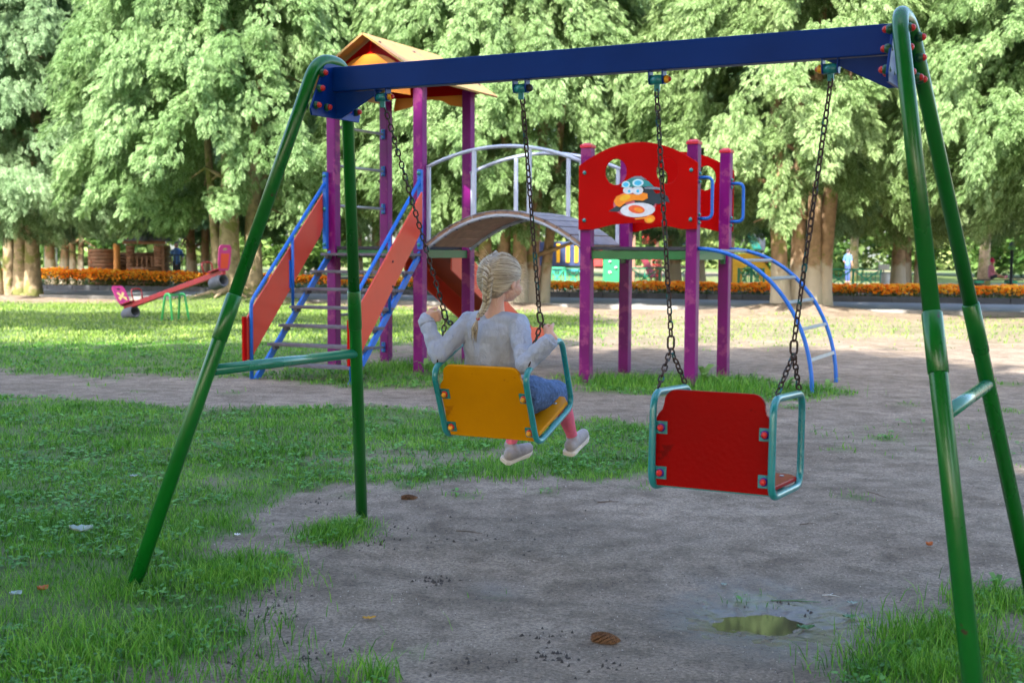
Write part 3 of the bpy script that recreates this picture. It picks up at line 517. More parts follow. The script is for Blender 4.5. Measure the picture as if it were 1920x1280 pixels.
# ================================================================== SWING SET
CLm = Vector((-0.7707, 5.2772, 0)); UA = -0.4824; SU = Vector((math.cos(UA), math.sin(UA), 0)); SV = Vector((-SU.y, SU.x, 0)); SL = 2.3436
SM = CLm + SU * SL / 2
greenM = mat('green_enamel', (.002, .12, .010), .28, .15, 3, .04, 30, spec=.4, coat=.12, col2=(.06, .04, .02), thr=.665, wear_dapple=.12)
whitewash(greenM, -.42, (.045, .03, .018), .8)
blueM = mat('blue_enamel', (.001, .030, .20), .36, .15, 2.5, .03, 12, spec=.2, col2=(.002, .085, .42), thr=.60, wear_dapple=.015)  # brighter second colour paints sun dapples onto the beam
tealM = mat('teal_enamel', (.012, .21, .22), .28, .12, 6, .05, 60, coat=.4, col2=(.05, .018, .010), thr=.66, wear_dapple=.12)
tealC = mat('teal_clean', (.012, .2, .21), .3, .12, 6, .05, 60, coat=.3)
redCap = mat('red_cap', (.55, .015, .012), .35); greenCap = mat('green_cap', (.01, .08, .03), .35); yelCap = mat('yellow_cap', (.75, .33, .01), .35); purCap = mat('violet_cap', (.05, .01, .2), .35)
redP = mat('red_board', (.29, .001, .001), .36, .15, 2, .05, 60, spec=.06, col2=(.16, .002, .002), thr=.60, wear_dapple=.09)
yelP = mat('yellow_board', (.60, .24, .001), .4, .15, 2, .08, 60, spec=.08, col2=(.42, .15, .004), thr=.60, wear_dapple=.09)
rustM = mat('rusty_chain', (.055, .028, .02), .6, .5, 30, .3, 200, spec=.5, metal=.3, col2=(.01, .13, .14), thr=.56, wear_dapple=.25)
galv = mat('grey_steel', (.30, .31, .33), .4, .12, 10, metal=.5)
ss = empty('swing_stand', SM, UA, 'green A-frame swing stand with blue top beam, spanning the foreground', 'swing stand')
def legpath(sx, sg):
    foot = Vector((sx * (SL / 2 + .374), sg * .7777, -.12)); k = lambda z: (2.0 - z) / 2.0
    P = lambda z: Vector((sx * (SL / 2 + .374 * k(z)), sg * (.1335 + (.7777 - .1335) * k(z)), z))
    return P
for sx in (-1, 1):
    PF, PB = legpath(sx, -1), legpath(sx, 1)
    for P in (PF, PB):
        lg = MB(); lg.tube([P(-.1), P(.96), P(1.05)], .0285, 18); lg.build('leg', greenM, ss)
        sl = MB(); sl.tube([P(.955), P(.958), P(1.13), P(1.134)], [.0285, .0312, .0312, .028], 18); sl.build('sleeve', greenM, ss)
    A = PF(2.094); B = PB(2.094); A.y, B.y = -.101, .101
    ub = MB(); ub.tube([PF(1.12)] + fillet([PF(1.2), A, B, PB(1.2)], .13, n=10)[1:-1] + [PB(1.12)], .0262, 18); ub.build('top_bend', greenM, ss)
    cb = MB(); a, b = PF(.8365), PB(.8365); cb.tube([a, b], .0225, 16); cb.build('crossbar', mat('green_crossbar', (.012, .17, .09), .25, .15, 3, coat=.5), ss)
    pl = MB(); x0 = sx * (SL / 2 - .035)
    pl.prism([(-.165, 1.858), (.165, 1.858), (.175, 1.885), (.085, 2.062), (.06, 2.08), (-.06, 2.08), (-.085, 2.062), (-.175, 1.885)], (x0 - .004, 0, 0), Y, Z, .009)
    pl.prism([(0, 1.965), (-sx * .24, 1.965), (-sx * .03, 1.858), (0, 1.858)], (x0, .004, 0), X, Z, .008)
    p_ = pl.build('end_plate', blueM, ss, bevel=.0015)
    for (y, z) in ((.098, 2.035), (.118, 1.97), (.142, 1.9), (.07, 1.898)):
        for q in (-1, 1):
            xx = x0 - sx * .008; 
            for xa, xb_ in ((xx, xx - sx * .014), (x0 + sx * .050, x0 + sx * .062)):
                bo = MB(); bo.ell((xa, q * y, z), .017, .0165, .0165, nu=12, nv=8); o = bo.build('bolt_cap', greenCap, ss); ce = MB(); ce.ell((xb_, q * y, z), .012, .012, .012, nu=10, nv=6); ce.build('cap_centre', redCap, o)
bm_ = MB(); bm_.frame_box((0, 0, 2.017), X, Y, Z, SL - .078, .052, .10, .004); beam = bm_.build('beam', blueM, ss)
HX = [-.902, -.268, .288, .916]; HZ = 1.935
for i, hx in enumerate(HX):
    h = MB()
    for q in (-1, 1): h.prism([(-.019, 0), (-.019, .034), (.019, .034), (.019, 0), (.012, -.017), (-.012, -.017)], (hx + q * .026 - .0025, 0, HZ), Y, Z, .005)
    hb = h.build('chain_bracket', blueM, ss)
    c = MB(); c.cyl((hx - .0225, 0, HZ), (hx + .0225, 0, HZ), .0175, 18); c.frame_box((hx, 0, HZ - .027), X, Y, Z, .022, .008, .03, .002); c.build('bushing', tealC, hb)
    d = -1 if i == 3 else 1
    c = MB(); c.ell((hx + d * .036, 0, HZ), .014, .015, .015, nu=12, nv=8); c.build('bolt_cap', yelCap if i != 1 else mat('black_nut', (.02, .02, .02), .5), hb)
    if i != 1: c = MB(); c.ell((hx + d * .045, 0, HZ), .010, .010, .010, nu=10, nv=6); c.build('cap_centre', redCap, hb)
# ------------------------------------------------------------------ swings
def link(mb, c, t, s, L_=.036, W=.0235, r=.0034, seg=5):
    hl = (L_ - W) / 2; pts = [c + t * (hl + math.cos(a) * (W / 2 - r)) + s * (math.sin(a) * (W / 2 - r)) for a in [-PI / 2 + PI * k / 5 for k in range(6)]]
    pts += [c - t * (hl + math.cos(a) * (W / 2 - r)) - s * (math.sin(a) * (W / 2 - r)) for a in [-PI / 2 + PI * k / 5 for k in range(6)]]
    mb.tube(pts, r, seg, closed=True)
def chain(mb, a, b, seed=0, first=None):
    a, b = Vector(a), Vector(b); t = (b - a).normalized(); L_ = (b - a).length; n_ = max(2, round(L_ / .0262)); p = L_ / n_; rng = random.Random(seed); s0 = t.cross(Y).normalized(); tw = rng.uniform(0, 1)
    for k in range(n_):
        a_ = tw + (PI / 2 if k % 2 else 0) + rng.uniform(-.25, .25); s = s0 * math.cos(a_) + t.cross(s0) * math.sin(a_); link(mb, a + t * (p * (k + .5)), (t + s0 * rng.uniform(-.03, .03)).normalized(), s, p * 1.40)
YR, YF, ZT, ZB, HW = -.22, .15, -1.115, -1.445, .212
def make_swing(cx, th, board, capA, capB, label, hw, shx, seed, zs=1):
    M_ = Matrix.Translation(SM + SU * cx + Z * HZ) @ Matrix.Rotation(UA, 4, 'Z') @ Matrix.Rotation(th, 4, 'X')
    r = empty('garden_swing', (0, 0, 0), 0, label, 'swing seat'); r.matrix_world = M_ @ Matrix.Diagonal((1, 1, zs, 1))
    for sx in (-1, 1):
        x = shx + sx * hw; lp = MB(); lp.tube(fillet([(x, YR, ZB), (x, YR, ZT), (x, YF, ZT), (x, YF, ZB)], .062, True, 7), .0128, 12, closed=True); lp.build('side_loop', tealM, r)
        ch = MB(); sp = Vector((x + sx * .012, -.03, -.955)); chain(ch, (sx * .316, 0, -.036), sp + Z * .03, seed + sx); link(ch, sp + Z * .008, Z, X, .058, .032, .0042)
        chain(ch, sp - Z * .015, (x, YR + .045, ZT + .016), seed + 3 * sx); chain(ch, sp - Z * .015, (x, YF - .05, ZT + .016), seed + 5 * sx); ch.build('chain', rustM, r)
    w = hw - .005; prof = [(w, ZB + .008), (w, -1.205), (w - .008, -1.188), (w - .022, -1.172), (w - .028, -1.15)] + [(w - .028 - .042 * (1 - math.cos(a)), -1.147 + .045 * math.sin(a)) for a in (.3, .6, .9, 1.2, PI / 2)]
    poly = prof + [(-a, b) for a, b in prof[::-1]]; bk = MB(); bk.prism([(a + shx, b) for a, b in poly], (0, YR + .034, 0), X, Z, .017); bk.build('backrest', board, r, bevel=.005)
    st = MB(); sp_ = [(-w, YR + .045), (w, YR + .045), (w, YF - .03), (w - .03, YF + .012), (.07, YF + .018), (.045, YF - .012), (0, YF - .022), (-.045, YF - .012), (-.07, YF + .018), (-w + .03, YF + .012), (-w, YF - .03)]
    st.prism([(a + shx, b) for a, b in sp_], (0, 0, ZB + .016), X, Y, .018); st.build('seat', board, r, bevel=.005)
    br = MB()
    for q in (-1, 1): br.frame_box((shx + q * (hw - .02), (YR + YF) / 2, ZB + .008), X, Y, Z, .04, .05, .01, .002)
    br.frame_box((shx, YR + .07, ZB + .004), X, Y, Z, 2 * hw, .03, .012, .002); br.build('seat_rail', tealM, r)
    for q in (-1, 1):
        for z in (-1.235, -1.392):
            xx = shx + q * (hw - .026); b_ = MB(); b_.frame_box((xx, YR + .013, z), X, Y, Z, .046, .007, .044, .0015); bb = b_.build('mounting_plate', tealC, r)
            c = MB(); c.ell((xx - q * .002, YR + .007, z), .0155, .009, .0155, nu=12, nv=8); c.build('bolt_base', capA, bb); c = MB(); c.ell((xx - q * .002, YR - .001, z), .0115, .011, .0115, nu=12, nv=8); c.build('bolt_cap', capB, bb)
            c = MB(); c.ell((shx + q * (hw - .05), YF - .06 if z > -1.3 else YR + .09, ZB + .036), .009, .009, .004, nu=10, nv=6); c.build('bolt', galv, r)
    return r, M_
TH = math.radians(21)
swY, MY = make_swing((HX[0] + HX[1]) / 2, TH, yelP, redCap, yelCap, 'swing seat with yellow boards carrying the child, pushed forward', .217, .022, 3)
swR, MR = make_swing((HX[2] + HX[3]) / 2, math.radians(-2), redP, purCap, redCap, 'empty swing seat with dark red boards hanging at rest', .212, 0, 9, 1.003)
# ================================================================== THE CHILD
def sw(x, y, z): return MY @ Vector((x, y, z))
def grow(name, caps, m, parent, vox=.007, smooth=4, ells=(), disp=0, dscale=.05, extra=None):
    mb = MB()
    for pts, rs in caps:
        pts = [Vector(p) for p in pts]; fine, fr = [], []
        for i in range(len(pts) - 1):
            n_ = max(2, int((pts[i + 1] - pts[i]).length / .012))
            for k in range(n_): t = k / n_; t2 = t * t * (3 - 2 * t); fine.append(pts[i].lerp(pts[i + 1], t)); fr.append(rs[i] * (1 - t2) + rs[i + 1] * t2)
        fine.append(pts[-1]); fr.append(rs[-1])
        mb.tube(fine, fr, 14)
        for p, r in ((pts[0], rs[0]), (pts[-1], rs[-1])): mb.ell(p, r, r, r, nu=14, nv=10)
        for p, r in zip(pts[1:-1], rs[1:-1]): mb.ell(p, r, r, r, nu=14, nv=10)
    for e in ells: mb.ell(*e, nu=20, nv=14)
    o = mb.build(name, m, parent); r = o.modifiers.new('skin', 'REMESH'); r.mode = 'VOXEL'; r.voxel_size = vox; r.use_smooth_shade = True
    s = o.modifiers.new('soft', 'SMOOTH'); s.factor = .6; s.iterations = smooth
    if disp:
        tx = bpy.data.textures.new(name + '_folds', 'CLOUDS'); tx.noise_scale = dscale; tx.noise_depth = 2; d = o.modifiers.new('folds', 'DISPLACE'); d.texture = tx; d.strength = disp; d.mid_level = .5; d.texture_coords = 'LOCAL'
    return o
skinM = mat('skin', (.62, .34, .25), .5, .06, 20, .05, 200, trans=.15)
knit = mat('pale_knit', (.40, .43, .54), .9, .06, 30, .35, 420, spec=.15); denim = mat('blue_denim', (.085, .14, .27), .85, .3, 60, .4, 300, spec=.15, col2=(.17, .24, .40), thr=.6, wear_dapple=.5)
def creases(m, sc_=(1, 1, .35), s1=26, st=.75, dist=.028):
    n = m.node_tree; L = n.links.new; b = n.nodes['Principled BSDF']; old = b.inputs['Normal'].links[0].from_socket; tc = n.nodes.new('ShaderNodeTexCoord'); mp = n.nodes.new('ShaderNodeMapping'); mp.inputs['Scale'].default_value = sc_; mp.inputs['Rotation'].default_value = (.3, .2, 0); L(tc.outputs['Object'], mp.inputs[0])
    nz = n.nodes.new('ShaderNodeTexNoise'); nz.inputs['Scale'].default_value = s1; nz.inputs['Detail'].default_value = 3; nz.inputs['Distortion'].default_value = .8; L(mp.outputs[0], nz.inputs['Vector']); r = n.nodes.new('ShaderNodeMath'); r.operation = 'PINGPONG'; r.inputs[1].default_value = .12; L(nz.outputs['Fac'], r.inputs[0])
    bp = n.nodes.new('ShaderNodeBump'); bp.inputs['Strength'].default_value = st; bp.inputs['Distance'].default_value = dist; L(r.outputs[0], bp.inputs['Height']); L(old, bp.inputs['Normal']); L(bp.outputs[0], b.inputs['Normal'])
creases(knit); creases(denim, (1, 1, 1), 30)
pink = mat('pink_tights', (.72, .14, .21), .8, .08, 40, .2, 400, spec=.2); shoeM = mat('grey_shoe', (.30, .27, .27), .75, .2, 20, .2, 80); soleM = mat('pale_sole', (.62, .55, .47), .7)
hairM = bpy.data.materials.new('ash_blond_hair'); hairM.use_nodes = True; n = hairM.node_tree; b = n.nodes['Principled BSDF']; g_ = n.nodes.new('ShaderNodeNewGeometry'); r_ = n.nodes.new('ShaderNodeValToRGB'); n.links.new(g_.outputs['Random Per Island'], r_.inputs[0])
r_.color_ramp.elements[0].color = (.19, .135, .085, 1); r_.color_ramp.elements[1].color = (.55, .46, .345, 1); r_.color_ramp.elements[1].position = .8; n.links.new(r_.outputs[0], b.inputs['Base Color']); b.inputs['Roughness'].default_value = .42; b.inputs['Specular IOR Level'].default_value = .5
A = at
girl = empty('person', A(930, 745, 5.4), UA, 'small child with a blond braid in a pale sweater riding the yellow swing', 'person')
MG = girl.matrix_basis.inverted() if False else (Matrix.Translation(girl.location) @ Matrix.Rotation(UA, 4, 'Z')).inverted()
def G(p): return MG @ Vector(p)
def rot(v): return MG.to_3x3() @ Vector(v)
# head: centre, facing away and to the right
FZ = math.radians(42); FD = Vector((math.sin(FZ), math.cos(FZ), -.06)).normalized(); RD = Vector((math.cos(FZ), -math.sin(FZ), 0)).normalized(); UD = RD.cross(FD).normalized()
HD = A(939, 523, 5.33); HS = 1.06
def hp(r, f, u): return HD + (RD * r + FD * f + UD * u) * HS
def caps_(l): return [([G(p) for p in ps], rs) for ps, rs in l]
sh_l, sh_r = A(880, 604, 5.39), A(972, 608, 5.27); el_l, el_r = A(822, 664, 5.33), A(985, 683, 5.14)
gl = sw(-.217 + .022 - .008, -.03, -.945); gr_ = sw(.217 + .022 + .014, -.03, -.985)      # where the hands meet the chains
wr_l = A(797, 596, 5.40); wr_r = A(1037, 634, 5.10)
hipL, hipR = A(920, 742, 5.42), A(980, 740, 5.34); knL, knR = A(996, 740, 5.84), A(1049, 743, 5.70); anL, anR = A(957, 832, 5.90), A(1073, 818, 5.86); heL, heR = A(951, 858, 5.87), A(1068, 843, 5.83)
toeL = A(996, 839, 5.98); toeR = A(1098, 812, 5.95)
body = caps_([([A(930, 735, 5.41), A(927, 680, 5.36), A(926, 625, 5.335)], [.075, .065, .07]), ([A(926, 600, 5.33), hp(-.005, -.02, -.085), hp(0, -.01, -.03)], [.050, .037, .038]),
    ([sh_l, el_l, wr_l], [.036, .026, .019]), ([sh_r, el_r, wr_r], [.036, .026, .019]), ([sh_l, sh_r], [.036, .036]), ([hipL, knL, anL], [.055, .037, .025]), ([hipR, knR, anR], [.055, .037, .025]),
    ([hp(0, .086, -.018), hp(0, .094, -.03)], [.009, .011])])        # nose
# hands: palm, four fingers and a thumb, each curling round its chain
def hand(wr, grip, cdir, side, seed, spread=.014):
    d = (grip - wr); L_ = d.length; d.normalize(); ch = cdir.normalized(); nrm = d.cross(ch).normalized() * side; out = []
    knuck = wr + d * min(.045, L_ * .62)
    out += [([wr, wr.lerp(knuck, .5)], [.019, .021])]
    for q in (-1.5, -.5, .5, 1.5): out.append(([wr + ch * q * .006, knuck + ch * q * .0115], [.013, .0095]))
    ln = {-1.5: .8, -.5: .95, .5: 1, 1.5: .9}
    for q in (-1.5, -.5, .5, 1.5):
        k0 = knuck + ch * q * .0125; l = ln[q] * .019; j1 = k0 + (d * .9 + nrm * .25) * l * 1.1; j2 = j1 + (d * .35 - nrm * 1.0) * l; j3 = j2 + (-d * .75 - nrm * .5) * l * .8
        out.append(([k0, j1, j2, j3], [.0078, .007, .0064, .0055]))
    th0 = wr + d * .015 + ch * .017; out.append(([th0, th0 + (d * .6 + ch * .5 - nrm * .5) * .024, th0 + (d * 1.5 + ch * .35 - nrm * 1.2) * .026], [.0095, .0078, .0062]))
    return out
cdl = (sw(-.3, 0, 0) - sw(-.21, -.03, -.96)).normalized(); cdr = (sw(.33, 0, 0) - sw(.25, -.03, -.96)).normalized()
body += caps_(hand(wr_l, gl, cdl, 1, 1)) + caps_(hand(wr_r, gr_, cdr, -1, 2))
fx0 = [(G(hp(0, 0, .012)), .072, .090, .080, rot(RD), rot(FD), rot(UD)), (G(hp(0, .035, -.038)), .056, .050, .052, rot(RD), rot(FD), rot(UD)), (G(hp(0, .058, -.070)), .026, .022, .018, rot(RD), rot(FD), rot(UD)),
    (G(hp(.034, .052, -.040)), .028, .028, .027, rot(RD), rot(FD), rot(UD)), (G(hp(-.034, .052, -.040)), .028, .028, .027, rot(RD), rot(FD), rot(UD)),
    (G(hp(.0755, -.008, -.020)), .007, .015, .024, rot(RD), rot(FD), rot(UD)), (G(hp(-.0755, -.008, -.020)), .007, .015, .024, rot(RD), rot(FD), rot(UD)),
    (G(hp(0, .080, -.055)), .016, .008, .005, rot(RD), rot(FD), rot(UD))]
fx = [(e[0], e[1] * HS, e[2] * HS, e[3] * HS, *e[4:]) for e in fx0]
bd = grow('body', body, skinM, girl, vox=.0042, smooth=2, ells=fx)
ey = MB()
for q in (-1, 1): ey.ell(G(hp(q * .028, .078, .0)), .010, .007, .007, rot(RD), rot(FD), rot(UD))
ey.build('eyes', mat('eye', (.06, .08, .1), .15), girl)
# sweater
sj = caps_([([A(928, 728, 5.405), A(927, 680, 5.36), A(926, 628, 5.335)], [.100, .090, .088]), ([A(905, 720, 5.42), A(900, 660, 5.39), A(898, 618, 5.365)], [.082, .070, .062]), ([A(958, 720, 5.37), A(950, 660, 5.325), A(948, 620, 5.305)], [.082, .070, .062]),
    ([sh_l, (sh_l + sh_r) / 2 + Z * .014, sh_r], [.042, .050, .042]), ([sh_l, *[sh_l.lerp(el_l, q / 8) for q in range(1, 8)], el_l, *[el_l.lerp(wr_l, q / 7) for q in range(1, 7)], wr_l.lerp(el_l, .06)], [.047, .045, .045, .042, .044, .040, .043, .038, .042, .040, .036, .040, .034, .037, .032, .032]),
    ([sh_r, *[sh_r.lerp(el_r, q / 8) for q in range(1, 8)], el_r, *[el_r.lerp(wr_r, q / 7) for q in range(1, 7)], wr_r.lerp(el_r, .12)], [.048, .047, .046, .044, .046, .042, .045, .040, .044, .040, .037, .041, .035, .038, .033, .033])])
swt = grow('sweater', sj, knit, girl, vox=.005, smooth=3, disp=.015, dscale=.05)
for nm, a, b_ in (('cuff', wr_l, el_l), ('cuff', wr_r, el_r)):
    c = MB(); t_ = (b_ - a).normalized(); o0 = .0 if a is wr_l else .006; c.tube([G(a + t_ * (o0 + k)) for k in (0, .004, .030, .036)], [.030, .0345, .0365, .034], 18); c.build(nm, knit, girl)
sk = caps_([([hipL, hipL.lerp(knL, .72)], [.080, .060]), ([hipR, hipR.lerp(knR, .8)], [.088, .074]), ([(hipL + hipR) / 2, (hipL + hipR) / 2 + Vector((.05, .15, -.01))], [.09, .07]), ([hipR.lerp(knR, .62) + Z * .0, hipR.lerp(knR, .86)], [.070, .0765])])
grow('shorts', sk, denim, girl, vox=.006, smooth=3, disp=.016, dscale=.04)
for hN, kN, aN in ((hipL, knL, anL), (hipR, knR, anR)):
    grow('tights', caps_([([hN, kN, kN.lerp(aN, .35), aN], [.058, .043, .040, .0265])]), pink, girl, vox=.005, smooth=3)
for aN, tN in ((anL, toeL), (anR, toeR)):
    he = heL if aN is anL else heR; f = (tN - he).normalized(); up = (aN - (knL if aN is anL else knR)) * -1; up = (up - f * up.dot(f)).normalized(); hl = he + f * .012 + up * .012; s_ = f.cross(up).normalized()
    sh_ = grow('shoe', caps_([([hl + up * .005, hl + f * .06 + up * .004, hl + f * .125 - up * .004], [.030, .031, .027]), ([aN - up * .005, hl + f * .03 + up * .01], [.030, .032])]), shoeM, girl, vox=.005, smooth=3)
    so_ = MB(); so_.prism([(-.034, -.024), (-.02, -.033), (.05, -.031), (.11, -.035), (.145, -.02), (.152, 0), (.145, .02), (.11, .035), (.05, .031), (-.02, .033), (-.034, .024)], G(hl - up * .014), rot(f), rot(s_), .020); so_.build('sole', soleM, sh_, bevel=.004)
# hair: a cap over the skull, locks swept to the plait, the plait, a tie and a tail
sur = lambda r, f, u: hp(r * .0775, f * .095 - .003, u * .0885 + .012)
cap = MB(); cap.ell(G(hp(0, -.006, .014)), .0755, .0925, .0860, rot(RD), rot(FD), rot(UD), nu=24, nv=16)
capo = grow('hair', [], hairM, girl, vox=.005, smooth=1, ells=[(G(hp(0, -.012, .018)), .0750 * HS, .088 * HS, .0830 * HS, rot(RD), rot(FD), rot(UD)), (G(hp(0, -.045, -.03)), .058 * HS, .046 * HS, .052 * HS, rot(RD), rot(FD), rot(UD))])
capo.data.materials.clear(); capo.data.materials.append(mat('hair_base', (.34, .27, .19), .5, .35, 60, .6, 160))
BR = [A(934, 477, 5.35), A(926, 487, 5.30), A(920, 503, 5.258), (A(915, 520, 5.234)), A(913, 538, 5.228), A(913, 554, 5.236), A(912, 568, 5.246), A(907, 580, 5.242), A(900, 590, 5.235), A(896, 597, 5.232)]
def on_skull(p, lift=.0):
    q = (p - HD) / HS; r, f, u = q.dot(RD), q.dot(FD) + .008, q.dot(UD) - .014; k = math.sqrt((r / .079) ** 2 + (f / .096) ** 2 + (u / .089) ** 2) or 1; s = (1 + lift) / k
    return HD + (RD * r * s + FD * (f * s - .008) + UD * (u * s + .014)) * HS
rng = random.Random(4); lk = MB()
def tgt(t):
    t = max(0, min(.999, t)) * 6; i = int(t); return BR[i].lerp(BR[i + 1], t - i)
for k in range(1250):
    side = 1 if k % 2 else -1; t = rng.uniform(0, 1) if k < 850 else rng.uniform(0, .5)             # start on the hairline: brow -> temple -> over the ear -> nape
    if t < .55: a = t / .55; st = hp(side * (.004 + .068 * math.sin(a * PI / 2)), .070 * math.cos(a * PI / 2 * .8) + .004, .080 - .075 * a)
    else: a = (t - .55) / .45; st = hp(side * (.070 - .052 * a), .012 - .075 * a, .006 - .082 * a)
    st = on_skull(st + Vector((rng.uniform(-.006, .006), rng.uniform(-.006, .006), rng.uniform(-.006, .006)))); en = tgt(t * .98 + rng.uniform(-.05, .05)) - RD * side * -.004
    pts = []; lf = rng.uniform(.005, .075)
    for q in range(9):
        s = q / 8; p = st.lerp(en, s); p = on_skull(p, lf * math.sin(s * PI * .9) + .012); p = p if s < .8 else p.lerp(en, (s - .8) / .2); p = p - Z * .004 * math.sin(s * PI); pts.append(G(p))
    w = rng.uniform(.0008, .0021); lk.tube(pts, [w * .5, w, w, w, w, w, w, w, w * .7], 5)
lk.build('hair_locks', hairM, girl)
brd = MB(); path = [BR[0]]
for i in range(len(BR) - 1):
    for q in range(6): path.append(BR[i].lerp(BR[i + 1], (q + 1) / 6))
cum = [0]
for i in range(1, len(path)): cum.append(cum[-1] + (path[i] - path[i - 1]).length)
def along(s):
    s = max(0, min(cum[-1] - 1e-6, s)); i = next(j for j in range(1, len(cum)) if cum[j] >= s); q = (s - cum[i - 1]) / (cum[i] - cum[i - 1]); return path[i - 1].lerp(path[i], q), (path[i] - path[i - 1]).normalized()
st_ = .0118; k = 0; s = .004
while s < cum[-1] - .002:
    c, t_ = along(s); f_ = s / cum[-1]; wdt = (.0175 + .0085 * math.sin(min(1, f_ * 1.5) * PI)) * (1 if f_ < .75 else 1 - (f_ - .75) * 1.9); bk_ = (-Y); bk_ = (bk_ - t_ * bk_.dot(t_)).normalized(); sd_ = t_.cross(bk_).normalized(); q = 1 if k % 2 else -1
    for h_ in range(4):               # each lobe is a bundle of strands crossing to the other side
        o_ = (h_ - 1.5) * .0032; a0 = c + sd_ * q * wdt * 1.0 - t_ * (.010 - o_) + bk_ * .000; a1 = c + sd_ * q * wdt * .62 + t_ * (.001 + o_) + bk_ * .0105; a2 = c - sd_ * q * wdt * .1 + t_ * (.011 + o_) + bk_ * .0050
        brd.tube([G(a0), G(a0.lerp(a1, .5) + bk_ * .0035), G(a1), G(a1.lerp(a2, .5) + bk_ * .0015), G(a2)], [.0020, .0050, .0062, .0050, .0018], 6)
    s += st_ * (1 if f_ < .75 else .85); k += 1
brd.build('braid', hairM, girl)
tie = MB(); c, t_ = along(cum[-1]); tie.ell(G(c), .0085, .0085, .008); tie.build('hair_tie', mat('red_tie', (.6, .02, .03), .6), girl)
tl = MB()
for k in range(46):
    e = A(891 + rng.uniform(-7, 5), 640 + rng.uniform(-14, 4), 5.228 + rng.uniform(-.012, .012)); m1 = A(889 + rng.uniform(-5, 7), 616, 5.222 + rng.uniform(-.012, .008)); tl.tube([G(c), G(c.lerp(m1, .5) + Vector((rng.uniform(-.004, .004), 0, 0))), G(m1), G(e)], [.001, .0022, .002, .0005], 5)
tl.build('ponytail', hairM, girl)
fly = MB()
for k in range(150):
    d = Vector((rng.uniform(-1, 1), rng.uniform(-.9, .5), rng.uniform(-.6, 1))); 
    if k % 3 == 0: d = RD * rng.uniform(.4, 1) + FD * rng.uniform(-.1, 1) + Z * rng.uniform(-.7, .2)
    p = on_skull(HD + d * .05, .03); o = (p - HD).normalized(); dn = Vector((rng.uniform(-.5, .5), rng.uniform(-.5, .5), rng.uniform(-1, .3))); L_ = rng.uniform(.018, .05)
    fly.tube([G(p), G(p + o * L_ * .4 + dn * L_ * .15), G(p + o * L_ * .7 + dn * L_ * .5), G(p + o * L_ * .75 + dn * L_ * 1.0)], [.0004, .0004, .0003, .0002], 4)
fly.build('loose_hairs', mat('fine_hair', (.75, .62, .45), .5), girl)  # paler than the locks: bright rim light put into the colour
# ================================================================== CLIMBING SET
PO = Vector((-2.0236, 14.2171, 0)); PA = -.4507; W1 = 1.125; X2 = 3.0975; X3 = 4.2225; DK = 1.386
cs = empty('climbing_frame', PO, PA, 'two purple post towers joined by an arched bridge, with stairs and curved ladder', 'climbing frame')
purp = mat('purple_post', (.155, .003, .125), .36, .2, 3, .03, 20, spec=.25, col2=(.24, .035, .15), thr=.54, wear_dapple=.04)
whitewash(purp, -.15, (.13, .075, .06), .75)
steelB = mat('pale_blue_tube', (.42, .47, .60), .4, .1, 6, .03, 30, coat=.2); skyB = mat('blue_rail', (.01, .12, .50), .34, .15, 4, spec=.4)
boardR = mat('coral_board', (.62, .05, .02), .38, .12, 2, .05, 20, coat=.1); boardD = mat('crimson_board', (.36, .001, .001), .38, .1, 2, spec=.08)
orange = mat('orange_board', (.80, .26, .015), .4, .1, 2); yelR = mat('ochre_roof', (.34, .22, .06), .5, .2, 5, .1, 14, col2=(.40, .19, .07), thr=.5, wear_dapple=.04)
plank = mat('tan_planks', (.34, .21, .15), .7, .2, 12, .2, 30); plankT = mat('grey_planks', (.20, .19, .22), .7, .2, 12, .2, 30); deckG = mat('green_deck_beam', (.008, .12, .03), .4, .2, 4, coat=.2); darkM = mat('dark_rubber', (.035, .035, .045), .8, .2, 20, .2, 60); treadM = mat('grey_tread', (.12, .11, .14), .75, .2, 12, .2, 60)
navy = mat('navy_edge', (.02, .03, .09), .5); capR = mat('crimson_cap', (.52, .015, .04), .35, coat=.3)
def part(mb, name, m, par=None, bevel=0): return mb.build(name, m, par or cs, bevel)
PT1 = 3.2
for (x, y, top) in ((0, 0, PT1), (W1, 0, PT1), (0, W1, PT1), (W1, W1, PT1), (X2, 0, 2.385), (X3, 0, 2.385), (X2, W1, 2.385), (X3, W1, 2.385)):
    p = MB(); p.frame_box((x, y, (top - .1) / 2), X, Y, Z, .115, .115, top + .1, .012); po = part(p, 'post', purp)
    if top < 3:
        c = MB(); c.frame_box((x, y, top + .012), X, Y, Z, .128, .128, .03, .006); vs = [(x + i * .06, y + j * .06, top + .027) for i, j in ((-1, -1), (1, -1), (1, 1), (-1, 1))] + [(x + i * .03, y + j * .03, top + .048) for i, j in ((-1, -1), (1, -1), (1, 1), (-1, 1))]
        c.add(vs, [(0, 1, 5, 4), (1, 2, 6, 5), (2, 3, 7, 6), (3, 0, 4, 7), (4, 5, 6, 7)]); c.build('post_cap', capR, po)
for x0 in (0, X2):
    d = MB(); d.frame_box((x0 + W1 / 2, W1 / 2, DK - .02), X, Y, Z, W1 - .117, W1 + .06, .035, .004); part(d, 'deck', darkM)
    for (cx, cy, lx, ly) in ((x0 + W1 / 2, 0, W1 - .117, .04), (x0 + W1 / 2, W1, W1 - .117, .04), (x0, W1 / 2, .04, W1 - .117), (x0 + W1, W1 / 2, .04, W1 - .117)):
        f = MB(); f.frame_box((cx, cy, DK - .085), X, Y, Z, lx, ly, .09, .004); part(f, 'deck_beam', deckG)
